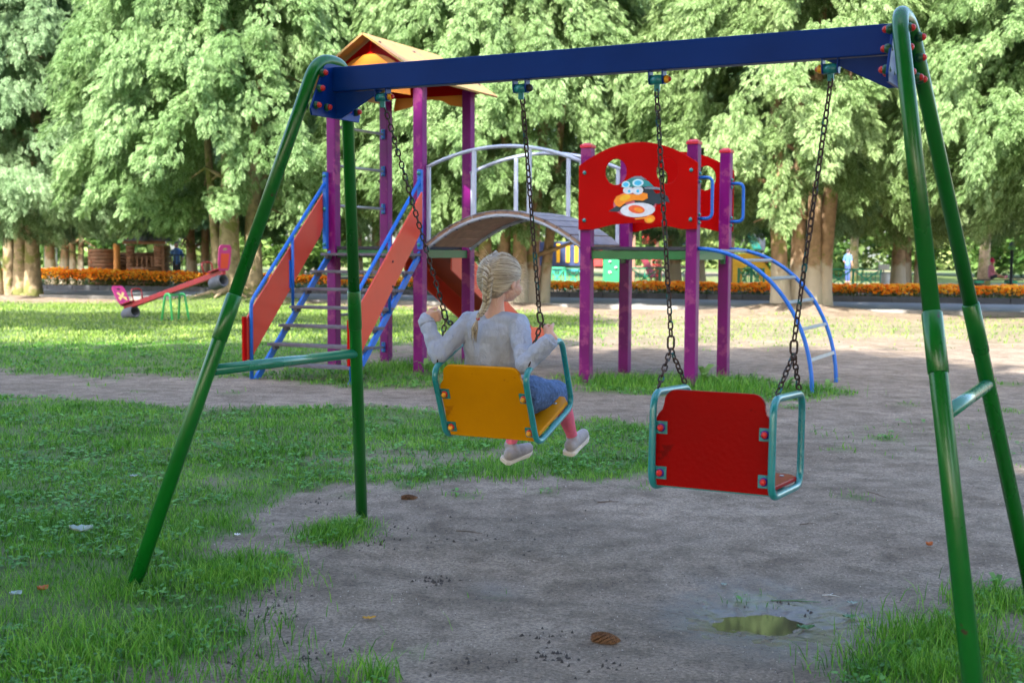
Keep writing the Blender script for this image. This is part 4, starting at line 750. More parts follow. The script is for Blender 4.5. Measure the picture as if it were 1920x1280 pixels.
# roof: two slopes, gable boards with an orange half disc, ridge running away from the stairs
mid = W1 / 2; RZ, EZ, HWR = 3.66, 3.13, .80; y0, y1 = -.27, W1 + .27
for sx in (-1, 1):
    a = Vector((0, 0, RZ - EZ)); sl = Vector((sx * HWR, 0, EZ - RZ)); ln = sl.length; sl.normalize(); nr = Vector((-sl.z * sx, 0, sl.x * sx)) * 1; nr = Vector((sx * (RZ - EZ), 0, HWR)).normalized()
    rf = MB(); rf.frame_box(Vector((mid, (y0 + y1) / 2, RZ)) + sl * (ln / 2) + nr * .012, sl, Y, nr, ln, y1 - y0, .024, .003); r_ = part(rf, 'roof_slope', yelR)
    for yy in (y0 + .1, y1 - .1, (y0 + y1) / 2):
        for q in (.18, .75): bo = MB(); bo.ell(Vector((mid, yy, RZ)) + sl * (ln * q) + nr * .026, .018, .018, .012, sl, Y, nr, 10, 6); bo.build('roof_bolt', darkM, r_)
for yy, s in ((-.085, -1), (W1 + .06, 1)):
    g = MB(); g.prism([(mid - .70, EZ + .045), (mid, RZ - .02), (mid + .70, EZ + .045), (mid + .66, EZ + .03), (mid - .66, EZ + .03)], (0, yy + .018, 0), X, Z, .022); part(g, 'gable_board', boardD)
    o_ = MB(); arc = [(mid + .50 * math.cos(a), EZ - .12 + .47 * math.sin(a)) for a in [PI * k / 20 for k in range(21)]]
    arc += [(mid - .28 * math.cos(a), EZ - .12 + .12 * math.sin(a)) for a in [PI * k / 8 for k in range(1, 8)]]; o_.prism(arc, (0, yy - .004 if s < 0 else yy + .022 + .014, 0), X, Z, .016); part(o_, 'gable_disc', orange)
# ladder bars on the left side (x = 0)
for z in (.17, .60, 1.02, 1.84, 2.29, 2.73):
    r_ = MB(); r_.tube([(.0, .05, z), (.0, W1 - .07, z)], .016, 10); bar = part(r_, 'ladder_bar', galv)
    b_ = MB(); b_.frame_box((-.0, W1 - .066, z), X, Y, Z, .05, .016, .12, .003); bo = b_.build('bar_bracket', skyB, bar)
    for q in (-1, 1): c = MB(); c.ell((0, W1 - .078, z + q * .045), .013, .012, .013, nu=10, nv=6); c.build('bolt_cap', tealC, bo)
# stairs: seven treads between two stringers, rails and side boards
SLn = 1.45; P0 = lambda x, s, dz=0: Vector((x, -s * SLn, DK - .02 - s * DK + dz))
for x in (-.02, W1 + .02):
    st = MB(); st.beam(P0(x, 0.0, -.03), P0(x, .985, -.02), .03, .07, bev=.004); part(st, 'stringer', skyB)
    ra = MB(); xx = x + (-.03 if x < .5 else .03); ra.tube(fillet([Vector((xx, -.065, 2.12)), Vector((xx, -SLn - .0, .80)), Vector((xx, -SLn - .0, -.1))], .09, n=7), .0195, 12); rr = part(ra, 'handrail', skyB)
    mp_ = MB(); z1 = 2.12 + (.80 - 2.12) * (.72 - .065) / (SLn - .065); mp_.tube([(xx, -.72, z1), (xx, -.72, P0(x, .72 / SLn).z)], .017, 10); mp_.frame_box((xx - .02, -.72, z1 - .42), X, Y, Z, .012, .07, .30, .003); mp_.build('rail_upright', skyB, rr)
    up = MB(); up.frame_box((xx, -.085, 1.78), X, Y, Z, .05, .05, .86, .006); up.build('rail_plate', skyB, rr)
    for z in (2.17, 1.80, 1.40): c = MB(); c.ell((xx, -.115, z), .022, .018, .022, nu=10, nv=6); c.build('bolt_cap', tealC, rr)
    xb = x + (.006 if x < .5 else .01); bd_ = MB(); xb = xx + (-.030 if x < .5 else .030)
    poly = [(-.10, 1.97), (-.10, 1.62), (-.16, 1.50), (-SLn + .02, .20), (-SLn - .05, .20), (-SLn - .05, .62), (-SLn + .06, .74)]
    bd_.prism(poly, (xb - .009, 0, 0), Y, Z, .018); b2 = part(bd_, 'side_board', boardR, bevel=.003)
    for yy in (-.70, -.74):
        pass
    for zz in (.0, .26): c = MB(); c.ell((xb + .01, -.72, 1.12 - zz + .1), .012, .013, .013, nu=10, nv=6); c.build('bolt', darkM, b2)
    eb = MB(); eb.frame_box((xb - .0, -SLn - .075, .42), X, Y, Z, .03, .05, .46, .006); eb.build('end_board', boardD, b2)
for k in range(7):
    s = (k + .55) / 7.3; c0 = P0(0, s, .03); t_ = MB(); t_.frame_box((W1 / 2, c0.y, c0.z), X, Y, Z, W1 + .10, .17, .03, .004)
    for q in (0, 1): t_.frame_box((-.0 + q * W1, c0.y, c0.z - .035), X, Y, Z, .04, .08, .04, .003)
    part(t_, 'tread', treadM)
# slide leaving the far side of the roofed tower
SD = 2.7; s0, s1 = Vector((mid, W1 + .04, DK)), Vector((mid, W1 + SD, .16)); dv = (s1 - s0).normalized(); nv_ = X.cross(dv).normalized()
sl_ = MB(); sl_.beam(s0, s1, .60, .02); ch = part(sl_, 'slide_chute', mat('slide_underside', (.34, .06, .012), .5, .15, 2))
for q in (-1, 1):
    b_ = MB(); x_ = mid + q * .32
    pr = [(0, DK + .04), (.10, DK + .06), (.35, DK - .04), (SD - .55, .33), (SD - .1, .30), (SD + .05, .2), (SD + .05, .02), (SD - .35, .02), (.0, DK - .28)]
    b_.prism([(W1 + .03 + a, z) for a, z in pr], (x_ - .012, 0, 0), Y, Z, .022); part(b_, 'slide_side', boardR, bevel=.003)
# arched bridge
NB = 19; XA, XB = W1 + .055, X2 - .055
def arc(t, base, rise): return Vector((XA + (XB - XA) * t, 0, base + rise * (1 - (2 * t - 1) ** 2)))
for y in (.045, W1 - .045):
    a_ = MB(); a_.tube([arc(k / 24, DK - .03, .36) + Y * y for k in range(25)], .022, 10); part(a_, 'bridge_arch', steelB)
    h_ = MB(); yy = y; e0, e1 = arc(0, 0, 0), arc(1, 0, 0)
    rl = [Vector((XA + .02, yy, 2.24))] + [arc(.02 + .96 * k / 20, 2.25, .20) + Y * yy for k in range(21)]
    h_.tube([arc(k / 24, 2.24, .20) + Y * yy for k in range(25)], .020, 10); hr = part(h_, 'bridge_handrail', steelB)
    for t in (0.015, .315, .665, .985):
        p = arc(t, 2.24, .20) + Y * yy; q = arc(t, DK - .03, .36) + Y * yy; b_ = MB(); b_.frame_box((p + q) / 2, X, Y, Z, .045, .03, (p - q).length, .008); b_.build('baluster', steelB, hr)
NPK = 13
for k in range(NPK):
    t0, t1 = (k + .04) / NPK, (k + .96) / NPK; a, b_ = arc(t0, DK + .0, .36), arc(t1, DK + .0, .36); m_ = (a + b_) / 2; d = (b_ - a).normalized(); nn = Y.cross(d) * -1; pk = MB(); pk.frame_box(m_ + Y * (W1 / 2) - nn * .0, d, Y, d.cross(Y), (b_ - a).length, W1 - .04, .028, .004); po = part(pk, 'bridge_plank', plank)
    cv = MB(); cv.frame_box(m_ + Y * (W1 / 2) + d.cross(Y) * .019, d, Y, d.cross(Y), (b_ - a).length * .96, W1 - .02, .010, .002); cv.build('plank_cover', plankT, po)
    for y in (.045, W1 - .045): c = MB(); c.ell(m_ + Y * y - d.cross(Y) * .045, .014, .014, .012, nu=8, nv=6); c.build('bolt_cap', navy, po)
# arched panels of the second tower, with two round holes each
XM = (X2 + X3) / 2
for idx, yy in enumerate((-.082, W1 + .062)):
    hw_ = (X3 - X2) / 2 + .065; zb, zt = 1.555, 2.20; top = [(XM + hw_ * q, zt + .22 * (1 - q * q)) for q in [1 - k / 12 for k in range(25)]]
    bot = [(XM - hw_, zb), (XM - hw_ * .75, zb), (XM - hw_ * .4, zb + .05), (XM, zb + .065), (XM + hw_ * .4, zb + .05), (XM + hw_ * .75, zb), (XM + hw_, zb)]
    holes = [[(XM + q + .115 * math.cos(a), 2.13 + .13 * math.sin(a)) for a in [2 * PI * k / 24 for k in range(24)]] for q in (-.225, .315)]
    p = MB(); p.prism(top + bot, (0, yy + .02, 0), X, Z, .02, holes); pn = part(p, 'arched_panel', boardD, bevel=.003)
    for bx in (X2, X3):
        for bz in (2.13, 1.65): c = MB(); c.ell((bx, yy - .004, bz), .020, .014, .020, nu=12, nv=8); c.build('bolt_cap', tealC, pn)
    if idx == 0:                         # painted cartoon penguin in a flying cap
        PX, PZ, S = XM - .02, 1.835, .0021
        cols = dict(halo=(.52, .12, .18), white=(.62, .66, .75), black=(.012, .03, .05), orange=(.82, .25, .015), teal=(.02, .22, .24), blue=(.05, .45, .75), lens=(.5, .75, .85), yellow=(.8, .45, .02), red=(.75, .10, .03), grey=(.16, .2, .26))
        pm = {k: mat('paint_' + k, v, .4, .1, 30) for k, v in cols.items()}
        ex = lambda cx, cy, rx, ry, a0=0: [(cx + rx * math.cos(t) * math.cos(a0) - ry * math.sin(t) * math.sin(a0), cy + rx * math.cos(t) * math.sin(a0) + ry * math.sin(t) * math.cos(a0)) for t in [2 * PI * k / 28 for k in range(28)]]
        shapes = [('halo', ex(0, -25, 155, 118)), ('black', [(-190, -88), (-120, -30), (-60, -22), (-70, -60), (-120, -92)]), ('black', ex(75, 30, 82, 100, .2)), ('black', [(120, 60), (190, 72), (235, 40), (250, -15), (215, -5), (170, -30), (120, -10)]),
            ('white', ex(22, -78, 125, 64, .04)), ('red', ex(15, -72, 60, 36, -.25)), ('orange', ex(30, -78, 34, 18, -.4)), ('orange', ex(110, -160, 40, 34, .6)), ('orange', [(0, -152), (80, -140), (90, -156), (10, -164)]), ('yellow', ex(112, -168, 20, 18)),
            ('orange', [(-150, 5), (-130, 48), (-80, 70), (-10, 62), (50, 78), (92, 66), (96, 26), (60, 4), (0, 10), (-60, -8), (-105, -52), (-135, -35)]), ('yellow', ex(-70, 32, 42, 24, .4)),
            ('white', ex(-45, 98, 38, 34)), ('white', ex(22, 96, 40, 38)), ('blue', ex(-38, 90, 11, 13)), ('blue', ex(24, 90, 11, 14)), ('teal', [(-95, 128), (-85, 165), (-30, 205), (40, 205), (100, 175), (135, 130), (60, 128), (-10, 126)]), ('grey', [(-30, 205), (0, 222), (45, 222), (85, 192), (30, 200)]),
            ('grey', [(70, 122), (130, 128), (195, 112), (185, 98), (120, 104), (75, 106)]), ('lens', ex(-62, 150, 30, 30)), ('blue', ex(-62, 150, 20, 20)), ('lens', ex(25, 162, 40, 34)), ('blue', ex(25, 162, 26, 22))]
        for k, (cn, poly) in enumerate(shapes):
            d = MB(); d.prism([(PX + a * S * .70, PZ + b_ * S * .53) for a, b_ in poly], (0, yy - .0004 - .0006 * k, 0), X, Z, .0005); d.build('painted_penguin', pm[cn], pn)
# D-shaped grab handles on the ladder side
for y in (0, W1):
    h_ = MB(); h_.tube(fillet([Vector((X3 + .05, y, 2.06)), Vector((X3 + .19, y, 2.06)), Vector((X3 + .19, y, 1.66)), Vector((X3 + .05, y, 1.66))], .07, n=6), .0165, 12); hh = part(h_, 'grab_handle', skyB)
    for z in (2.10, 2.02, 1.70, 1.62): c = MB(); c.ell((X3 + .064, y, z), .016, .018, .018, nu=10, nv=6); c.build('bolt_cap', tealC, hh)
# curved ladder: two quarter-ellipse rails and rungs
EL = 1.20
el = lambda t, y: Vector((X3 + .05 + (EL - .05) * math.sin(t * PI / 2), y, (DK - .02) * math.cos(t * PI / 2)))
for y in (.0, W1):
    r_ = MB(); r_.tube([el(k / 24, y) for k in range(24)] + [Vector((X3 + EL, y, .0)), Vector((X3 + EL, y, -.15))], .020, 12); part(r_, 'ladder_rail', skyB)
for t in (.10, .26, .42, .57, .71, .855):
    r_ = MB(); a = el(t, .01); b_ = el(t, W1 - .01); a2 = el(t + .01, 0) - el(t, 0); r_.frame_box((a + b_) / 2, a2.normalized(), Y, a2.normalized().cross(Y), .034, W1 - .02, .022, .004); part(r_, 'rung', galv)
for x0 in (X2, X3):
    for y in (0, W1):
        c = MB(); c.frame_box((x0, y + (.075 if y == 0 else -.075), DK - .13), X, Y, Z, .05, .04, .09, .004); part(c, 'deck_bracket', deckG)
# ================================================================== SEESAW
p = gnd(325, 600); sb = empty('seesaw', p, -.62, 'red seesaw with pink seat backs tipped down on its left end, on a green stand', 'seesaw'); sb.location.z = g1(p.x, p.y)
redB = mat('red_beam', (.27, .006, .014), .4, .15, 3, coat=.2); pinkB = mat('pink_board', (.42, .02, .15), .4, .1, 3, coat=.2); stG = mat('light_green_tube', (.05, .42, .12), .4, .1, 3); tyre = mat('grey_tyre', (.07, .075, .095), .75, .2, 10, .2, 30)
tl_ = math.radians(14.5); bx = Vector((math.cos(tl_), 0, math.sin(tl_))); bz = Vector((-math.sin(tl_), 0, math.cos(tl_))); c0 = Vector((0, 0, .585)); HL = 1.5
b_ = MB(); b_.frame_box(c0, bx, Y, bz, 2 * HL, .10, .10, .008); b_.build('beam', redB, sb)
for q in (-1, 1):
    e = c0 + bx * (q * (HL - .16)); s_ = MB(); s_.frame_box(e + bz * .065, bx, Y, bz, .32, .26, .02, .004); s_.build('seat', redB, sb)
    bk = MB(); ax_ = Y; ay_ = (bz * .93 + bx * q * .36).normalized(); hole = [(.0 + .06 * math.cos(a), .40 + .022 * math.sin(a)) for a in [2 * PI * k / 14 for k in range(14)]]
    bk.prism([(-.11, 0), (.11, 0), (.15, .15), (.15, .42), (.11, .48), (-.11, .48), (-.15, .42), (-.15, .15)], c0 + bx * (q * (HL - .01)) + bz * .03, ax_, ay_, .02, [hole]); bo = bk.build('seat_back', pinkB, sb, bevel=.003)
    if q > 0: ins = MB(); ins.prism([(-.09, .04), (.09, .04), (.10, .32), (-.10, .32)], c0 + bx * (HL - .01) + bz * .03 + ax_.cross(ay_) * .0205, ax_, ay_, .003); ins.build('seat_back_inset', boardR, bo)
    else:
        ins = MB()
        for s in (-1, 1): ins.prism([(0, .2), (s * .08, .12), (s * .10, .2), (s * .03, .22), (s * .09, .30), (s * .05, .33), (0, .25)][::s], c0 + bx * (-HL + .01) + bz * .03 + ax_.cross(ay_) * .021, ax_, ay_, .003)
        ins.build('painted_butterfly', mat('butterfly_paint', (.75, .6, .2), .5), bo)
    hd = MB(); hc = c0 + bx * (q * (HL - .42)) + bz * .05; hd.tube(fillet([hc + Y * -.11, hc + Y * -.13 + bz * .24, hc + Y * .13 + bz * .24, hc + Y * .11], .09, n=7), .014, 10); hd.build('handle', redB, sb)
    ty = MB(); tc_ = c0 + bx * (q * (HL - .20)) - bz * .15 if q > 0 else c0 + bx * (-HL + .12) - bz * .14
    for k in range(1):
        ring = []; n_ = 22
        prof = [(.09, -.09), (.115, -.10), (.128, -.07), (.13, 0), (.128, .07), (.115, .10), (.09, .09), (.08, 0)]
        vs = [tc_ + bx * (r_ * math.cos(2 * PI * j / n_)) * (1 if q < 0 else 1) + bz * (r_ * math.sin(2 * PI * j / n_)) + Y * w_ for j in range(n_) for r_, w_ in prof] if False else [tc_ + Y * (r_ * math.cos(2 * PI * j / n_)) + bz * (r_ * math.sin(2 * PI * j / n_)) + bx * w_ * 1.6 for j in range(n_) for r_, w_ in prof]
        m_ = len(prof); ty.add(vs, [(j * m_ + i, j * m_ + (i + 1) % m_, ((j + 1) % n_) * m_ + (i + 1) % m_, ((j + 1) % n_) * m_ + i) for j in range(n_) for i in range(m_)], True)
    ty.build('tyre_buffer', tyre, sb)
for y in (-.13, .22):
    s_ = MB(); s_.tube(fillet([Vector((-.17, y * 1.2, -.1)), Vector((-.07, y, .52)), Vector((.07, y, .52)), Vector((.17, y * 1.2, -.1))], .08, n=7), .022, 10); s_.build('stand_leg', stG, sb)
s_ = MB(); s_.frame_box((0, .045, .50), X, Y, Z, .06, .36, .04, .005); s_.build('stand_bar', stG, sb)
# ================================================================== THINGS BEYOND THE FLOWER BED
def loc(px, Yd): p = at(px, 480, Yd); p.z = 0; return p
def thing(name, px, Yd, rz, label, cat, group=None): return empty(name, loc(px, Yd), rz, label, cat, group)
logM = mat('brown_logs', (.30, .165, .10), .8, .3, 5, .3, 20); slate = mat('slate_roof', (.20, .22, .28), .7, .2, 4); amber = mat('amber_log', (.75, .32, .09), .7, .2, 4)  # porch post log is brighter: sunlight put into its colour
lp = thing('log_playhouse', 238, 45.5, .12, 'small brown log playhouse with a grey hipped roof beyond the marigolds', 'playhouse')
def logwall(name, a, b, z0, z1):
    m = MB(); a, b = Vector(a), Vector(b); n_ = int((z1 - z0) / .13); 
    for k in range(n_): m.tube([a + Z * (z0 + .065 + k * .13), b + Z * (z0 + .065 + k * .13)], .07, 8)
    return m.build(name, logM, lp)
logwall('wall', (-1.36, 0, 0), (-.42, 0, 0), 0, 1.5); logwall('wall', (-1.3, -.06, 0), (-1.3, 1.2, 0), 0, 1.5); logwall('wall', (.0, -.15, 0), (1.36, -.15, 0), 0, .78); logwall('wall', (1.3, -.22, 0), (1.3, 1.2, 0), 0, 1.66); logwall('wall', (-1.3, 1.25, 0), (1.3, 1.25, 0), 0, 1.4); logwall('wall', (.0, -.15, 0), (.30, -.15, 0), .78, 1.66); logwall('wall', (.98, -.15, 0), (1.36, -.15, 0), .78, 1.66)
m = MB(); m.cyl((-.30, -.3, 0), (-.30, -.3, 1.62), .12, 12); m.build('porch_post', amber, lp)
for x in (.38, .55, .72, .9): m = MB(); m.frame_box((x, -.15, .98), X, Y, Z, .06, .04, .4); m.build('baluster', logM, lp)
m = MB(); m.frame_box((.64, -.15, 1.66), X, Y, Z, 1.5, .16, .12, .01); m.build('lintel', logM, lp)
m = MB(); b0 = [(-.05, -.45, 1.72), (1.5, -.45, 1.72), (1.5, 1.3, 1.72), (-.05, 1.3, 1.72)]; t0 = [(.5, .2, 2.2), (.95, .2, 2.2), (.95, .6, 2.2), (.5, .6, 2.2)]; m.add(b0 + t0, [(0, 1, 5, 4), (1, 2, 6, 5), (2, 3, 7, 6), (3, 0, 4, 7), (4, 5, 6, 7), (3, 2, 1, 0)]); m.build('roof', slate, lp)
# people far off
def figure(o, caps, m, name, vox=.02): return grow2(name, caps, m, o, vox)
def grow2(name, caps, m, parent, vox):
    mb = MB()
    for pts, rs in caps:
        pts = [Vector(p) for p in pts]; mb.tube(pts, rs, 12)
        for p, r in zip(pts, rs): mb.ell(p, r, r, r, nu=12, nv=8)
    o = mb.build(name, m, parent); r = o.modifiers.new('skin', 'REMESH'); r.mode = 'VOXEL'; r.voxel_size = vox; r.use_smooth_shade = True; s = o.modifiers.new('soft', 'SMOOTH'); s.factor = .5; s.iterations = 2; return o
blueS = mat('blue_shirt', (.09, .2, .5), .9); darkT = mat('dark_trousers', (.03, .035, .05), .9); hairD = mat('dark_hair', (.04, .03, .025), .6)
def stander(px, Yd, rz, label, shirt, trs, h=1.0):
    o = thing('person', px, Yd, rz, label, 'person'); o.scale = (h, h, h)
    body = [([(-.09, 0, .05), (-.09, .01, .48), (-.08, 0, .88)], [.045, .055, .075]), ([(.09, -.05, .05), (.09, -.02, .48), (.08, 0, .88)], [.045, .055, .075]), ([(-.09, .02, .04), (-.09, -.14, .03)], [.045, .035]), ([(.09, -.03, .04), (.09, -.19, .03)], [.045, .035]), ([(0, 0, .9), (0, 0, 1.15), (0, 0, 1.36)], [.12, .11, .13]), ([(0, 0, 1.38), (0, -.01, 1.5)], [.055, .05]),
        ([(0, 0, 1.56), (0, -.02, 1.63)], [.085, .09]), ([(-.17, 0, 1.38), (-.24, .02, 1.12), (-.22, -.10, .88)], [.05, .042, .032]), ([(.17, 0, 1.38), (.25, .02, 1.12), (.18, -.12, .96)], [.05, .042, .032]), ([(0, -.10, 1.6), (0, -.115, 1.58)], [.02, .018])]
    figure(o, body, skinM, 'body'); figure(o, [([(0, 0, .92), (0, 0, 1.15), (0, 0, 1.37)], [.135, .125, .145]), ([(-.17, 0, 1.38), (-.235, .02, 1.16)], [.062, .055]), ([(.17, 0, 1.38), (.245, .02, 1.16)], [.062, .055])], shirt, 'shirt')
    figure(o, [([(-.09, 0, .1), (-.09, .01, .48), (-.08, 0, .9)], [.06, .07, .09]), ([(.09, -.05, .1), (.09, -.02, .48), (.08, 0, .9)], [.06, .07, .09])], trs, 'trousers'); figure(o, [([(0, .03, 1.6), (0, .0, 1.66)], [.092, .092])], hairD, 'hair'); return o
stander(331, 51, .4, 'adult in a blue shirt and dark trousers standing beyond the log playhouse', blueS, darkT)
stander(1590, 62, 2.2, 'far off adult in blue seen above the green fence', blueS, mat('blue_trousers', (.05, .09, .25), .9), .95)
blk = mat('black_iron', (.02, .022, .025), .5); rl = thing('iron_railing', 334, 50, .1, 'low black iron railing on the lawn beside the log playhouse', 'railing')
for k in range(9): m = MB(); m.frame_box((-.55 + k * .14, 0, .6), X, Y, Z, .03, .03, 1.2); m.build('bar', blk, rl)
m = MB(); m.frame_box((0, 0, 1.21), X, Y, Z, 1.25, .05, .04); m.build('top_rail', blk, rl)
whM = mat('white_paint', (.72, .73, .74), .5); wf = thing('white_trellis', 95, 50, .2, 'white metal trellis stand between the far left trunks', 'trellis')
for x in (-.22, .22): m = MB(); m.cyl((x, 0, 0), (x, 0, 1.5), .03, 8); m.build('post', whM, wf)
for z in (.4, .75, 1.1, 1.45): m = MB(); m.cyl((-.22, 0, z), (.22, 0, z), .02, 8); m.build('rung', whM, wf)
wb = thing('white_notice_board', 114, 48, .3, 'white board leaning by the orange brown trunks', 'board'); m = MB(); m.frame_box((0, 0, .62), Vector((.94, 0, -.34)), Y, Vector((.34, 0, .94)), .28, .04, .8, .01); m.build('panel', whM, wb); m = MB(); m.cyl((0, .05, 0), (0.05, .05, .6), .03, 8); m.build('stake', whM, wb)
# green picket fences with crossed braces
mint = mat('mint_fence', (.03, .42, .24), .5)
def gfence(px0, px1, Yd, label, hgt=.82):
    a, b = loc(px0, Yd), loc(px1, Yd); o = empty('green_fence', (a + b) / 2, 0, label, 'fence', 'low green fences round the far playground'); L_ = (b - a).length; n_ = max(2, round(L_ / 1.0))
    for z in (.12, hgt): m = MB(); m.frame_box((0, 0, z), X, Y, Z, L_, .05, .05, .004); m.build('rail', mint, o)
    for k in range(n_ + 1): m = MB(); m.frame_box((-L_ / 2 + L_ * k / n_, -.03, hgt / 2), X, Y, Z, .07, .06, hgt + .06, .004); m.build('post', mint, o)
    for k in range(n_):
        x0, x1 = -L_ / 2 + L_ * k / n_, -L_ / 2 + L_ * (k + 1) / n_; m = MB(); m.beam((x0 + .05, .02, .15), (x1 - .05, .02, hgt - .04), .02, .05); m.beam((x0 + .05, .045, hgt - .04), (x1 - .05, .045, .15), .02, .05); m.build('brace', mint, o)
        for q in range(1, 6): m = MB(); m.frame_box((x0 + (x1 - x0) * q / 6, .07, hgt / 2), X, Y, Z, .025, .02, hgt - .16); m.build('picket', mint, o)
gfence(1548, 1652, 45.5, 'green fence panel left of the white bin'); gfence(1030, 1090, 46.5, 'green fence panel below the blue and yellow barrier'); gfence(1182, 1292, 46.2, 'green fence panel behind the purple posts of the ladder tower'); gfence(1385, 1432, 46, 'green fence panel seen through the ochre arch')
# far play complex
fc = thing('play_complex', 1190, 54, -.05, 'distant colourful play complex with yellow and blue barriers and green climbing wall', 'climbing frame'); fx0 = loc(1190, 54).x; U54 = 54 / 2347.0
def fxp(px): return (px - 1190) * U54
def fz(py): return 1.3 + (479.5 - py) * U54
brn = mat('brown_post', (.24, .13, .09), .7); nvM = mat('navy_panel', (.02, .04, .12), .5); ylM = mat('yellow_slat', (.8, .42, .01), .5); grM = mat('green_wall', (.01, .22, .09), .6); lb = mat('light_blue_rail', (.04, .22, .65), .4); ocM = mat('ochre_panel', (.62, .36, .02), .5); rdM = mat('far_red', (.6, .04, .04), .5); mtM = mat('mint_slide', (.05, .55, .35), .4); gyM = mat('far_grey', (.3, .34, .4), .6)
def fb(name, x0, x1, y0, y1, m_, dy=0, th=.06, par=None):
    m = MB(); m.frame_box((fxp((x0 + x1) / 2), dy, (fz(y0) + fz(y1)) / 2), X, Y, Z, (x1 - x0) * U54, th, abs(fz(y0) - fz(y1)), .01); return m.build(name, m_, par or fc)
for px, top in ((1012, 452), (1094, 450), (1188, 432), (1232, 432), (1296, 432), (1372, 428)): m = MB(); m.frame_box((fxp(px), .05, fz(top) / 2), X, Y, Z, .14, .14, fz(top), .01); m.build('post', brn, fc)
bp1 = fb('barrier', 1012, 1094, 455, 500, nvM, 0, .05)
for px in (1030, 1047, 1065, 1081): fb('slat', px - 3.4, px + 3.4, 459, 494, ylM, -.05, .05, bp1)
fb('platform', 1010, 1300, 500, 505, brn, .8, 1.4); fb('foot_rail', 1018, 1090, 506, 511, mat('teal_rail', (.02, .25, .3), .5), -.05)
cw = fb('climbing_wall', 1131, 1162, 452, 530, grM, -.1, .06)
for px, py in ((1144, 492), (1144, 512), (1153, 480), (1138, 470), (1155, 503)): m = MB(); m.ell((fxp(px), -.15, fz(py)), .07, .06, .06); m.build('hold', whM if py == 512 else gyM, cw)
fb('side_panel', 1113, 1130, 468, 500, rdM, -.05); fb('top_panel', 1204, 1230, 440, 458, rdM); 
for k in range(4): fb('battlement', 1204 + k * 7, 1208 + k * 7, 434, 440, lb)
fb('cross_rail', 1184, 1240, 471, 477, rdM); fb('blue_rail', 1246, 1296, 436, 440, lb); fb('blue_rail', 1246, 1296, 456, 460, lb)
for px in (1257, 1271, 1285): fb('blue_bar', px - 1.5, px + 1.5, 440, 456, lb)
for py in (486, 496, 506, 516): fb('rung', 1222, 1238, py, py + 3, rdM, -.15)
for px in (1221, 1239): fb('ladder_rail', px - 1.5, px + 1.5, 474, 530, brn, -.15)
m = MB(); m.beam((fxp(1206), -.2, fz(484)), (fxp(1222), -.9, fz(520)), .3, .08); m.build('ramp', mat('maroon_ramp', (.15, .02, .03), .5), fc)
ap = MB(); ap.prism([(fxp(1372), fz(530)), (fxp(1372), fz(478)), (fxp(1400), fz(474)), (fxp(1425), fz(484)), (fxp(1446), fz(515)), (fxp(1448), fz(530)), (fxp(1424), fz(530)), (fxp(1414), fz(503)), (fxp(1400), fz(497)), (fxp(1390), fz(503)), (fxp(1388), fz(530))], (0, -.1, 0), X, Z, .06); ap.build('arch_panel', ocM, fc)
m = MB(); m.beam((fxp(1402), .2, fz(440)), (fxp(1416), -.3, fz(468)), .4, .10); m.build('slide', mtM, fc); fb('cabin_panel', 1396, 1432, 438, 446, gyM, .4); fb('cabin_panel', 1418, 1434, 446, 470, gyM, .4); m = MB(); m.beam((fxp(1418), -.2, fz(476)), (fxp(1436), -.25, fz(490)), .1, .14); m.build('red_shovel_toy', rdM, fc)
# bin, sign, lamp, bench with a child
bn = thing('litter_bin', 1662, 43.5, 0, 'white cylindrical bin standing beside the bare tan trunks', 'bin'); m = MB(); m.tube([(0, 0, 0), (0, 0, .04), (0, 0, .68), (0, 0, .72)], [.15, .17, .17, .15], 20); m.build('drum', whM, bn); m = MB(); m.tube([(0, 0, .72), (0, 0, .75)], [.18, .16], 20); m.build('lid', gyM, bn)
sg = thing('white_sign', 1658, 45, 0, 'small blank white sign on a post above the white bin', 'sign'); m = MB(); m.frame_box((0, 0, .92), X, Y, Z, .40, .03, .18, .01); m.build('plate', whM, sg); m = MB(); m.cyl((0, .03, 0), (0, .03, .9), .025, 8); m.build('post', blk, sg)
lm = thing('bollard_lamp', 1897, 44.5, 0, 'slim black bollard lamp with a green ring under its cap, right of the bench', 'lamp'); m = MB(); m.tube([(0, 0, 0), (0, 0, .1), (0, 0, .12), (0, 0, 1.55)], [.09, .09, .055, .05], 14); m.build('post', blk, lm); m = MB(); m.tube([(0, 0, 1.55), (0, 0, 1.58), (0, 0, 1.66), (0, 0, 1.68)], [.07, .13, .13, .08], 18); m.build('ring', mat('lamp_green', (.12, .4, .12), .4), lm); m = MB(); m.tube([(0, 0, 1.68), (0, 0, 1.74), (0, 0, 1.80), (0, 0, 1.84)], [.08, .09, .07, .02], 16); m.build('cap', mat('lamp_blue', (.06, .1, .25), .4), lm)
bh = thing('park_bench', 1868, 45.2, 0, 'dark slatted bench on two green and black supports with a child lying back on it', 'bench'); bh['label'] = 'long dark bench on green topped supports beside the bollard lamp'
for q in (-.65, .55): m = MB(); m.frame_box((q, 0, .18), X, Y, Z, .14, .34, .40, .02); sp = m.build('support', blk, bh); m = MB(); m.frame_box((q, -.02, .40), X, Y, Z, .34, .42, .09, .03); m.build('support_top', mint, sp)
m = MB()
for k in range(4): m.frame_box((-.0, -.17 + k * .11, .475), X, Y, Z, 1.9, .085, .045, .006)
m.build('seat', mat('dark_bench_wood', (.06, .05, .055), .6), bh)
kd = empty('person', loc(1860, 45.2) + Z * .5, 0, 'child in a crimson hat sitting sideways on the dark bench, legs stretched out', 'person')
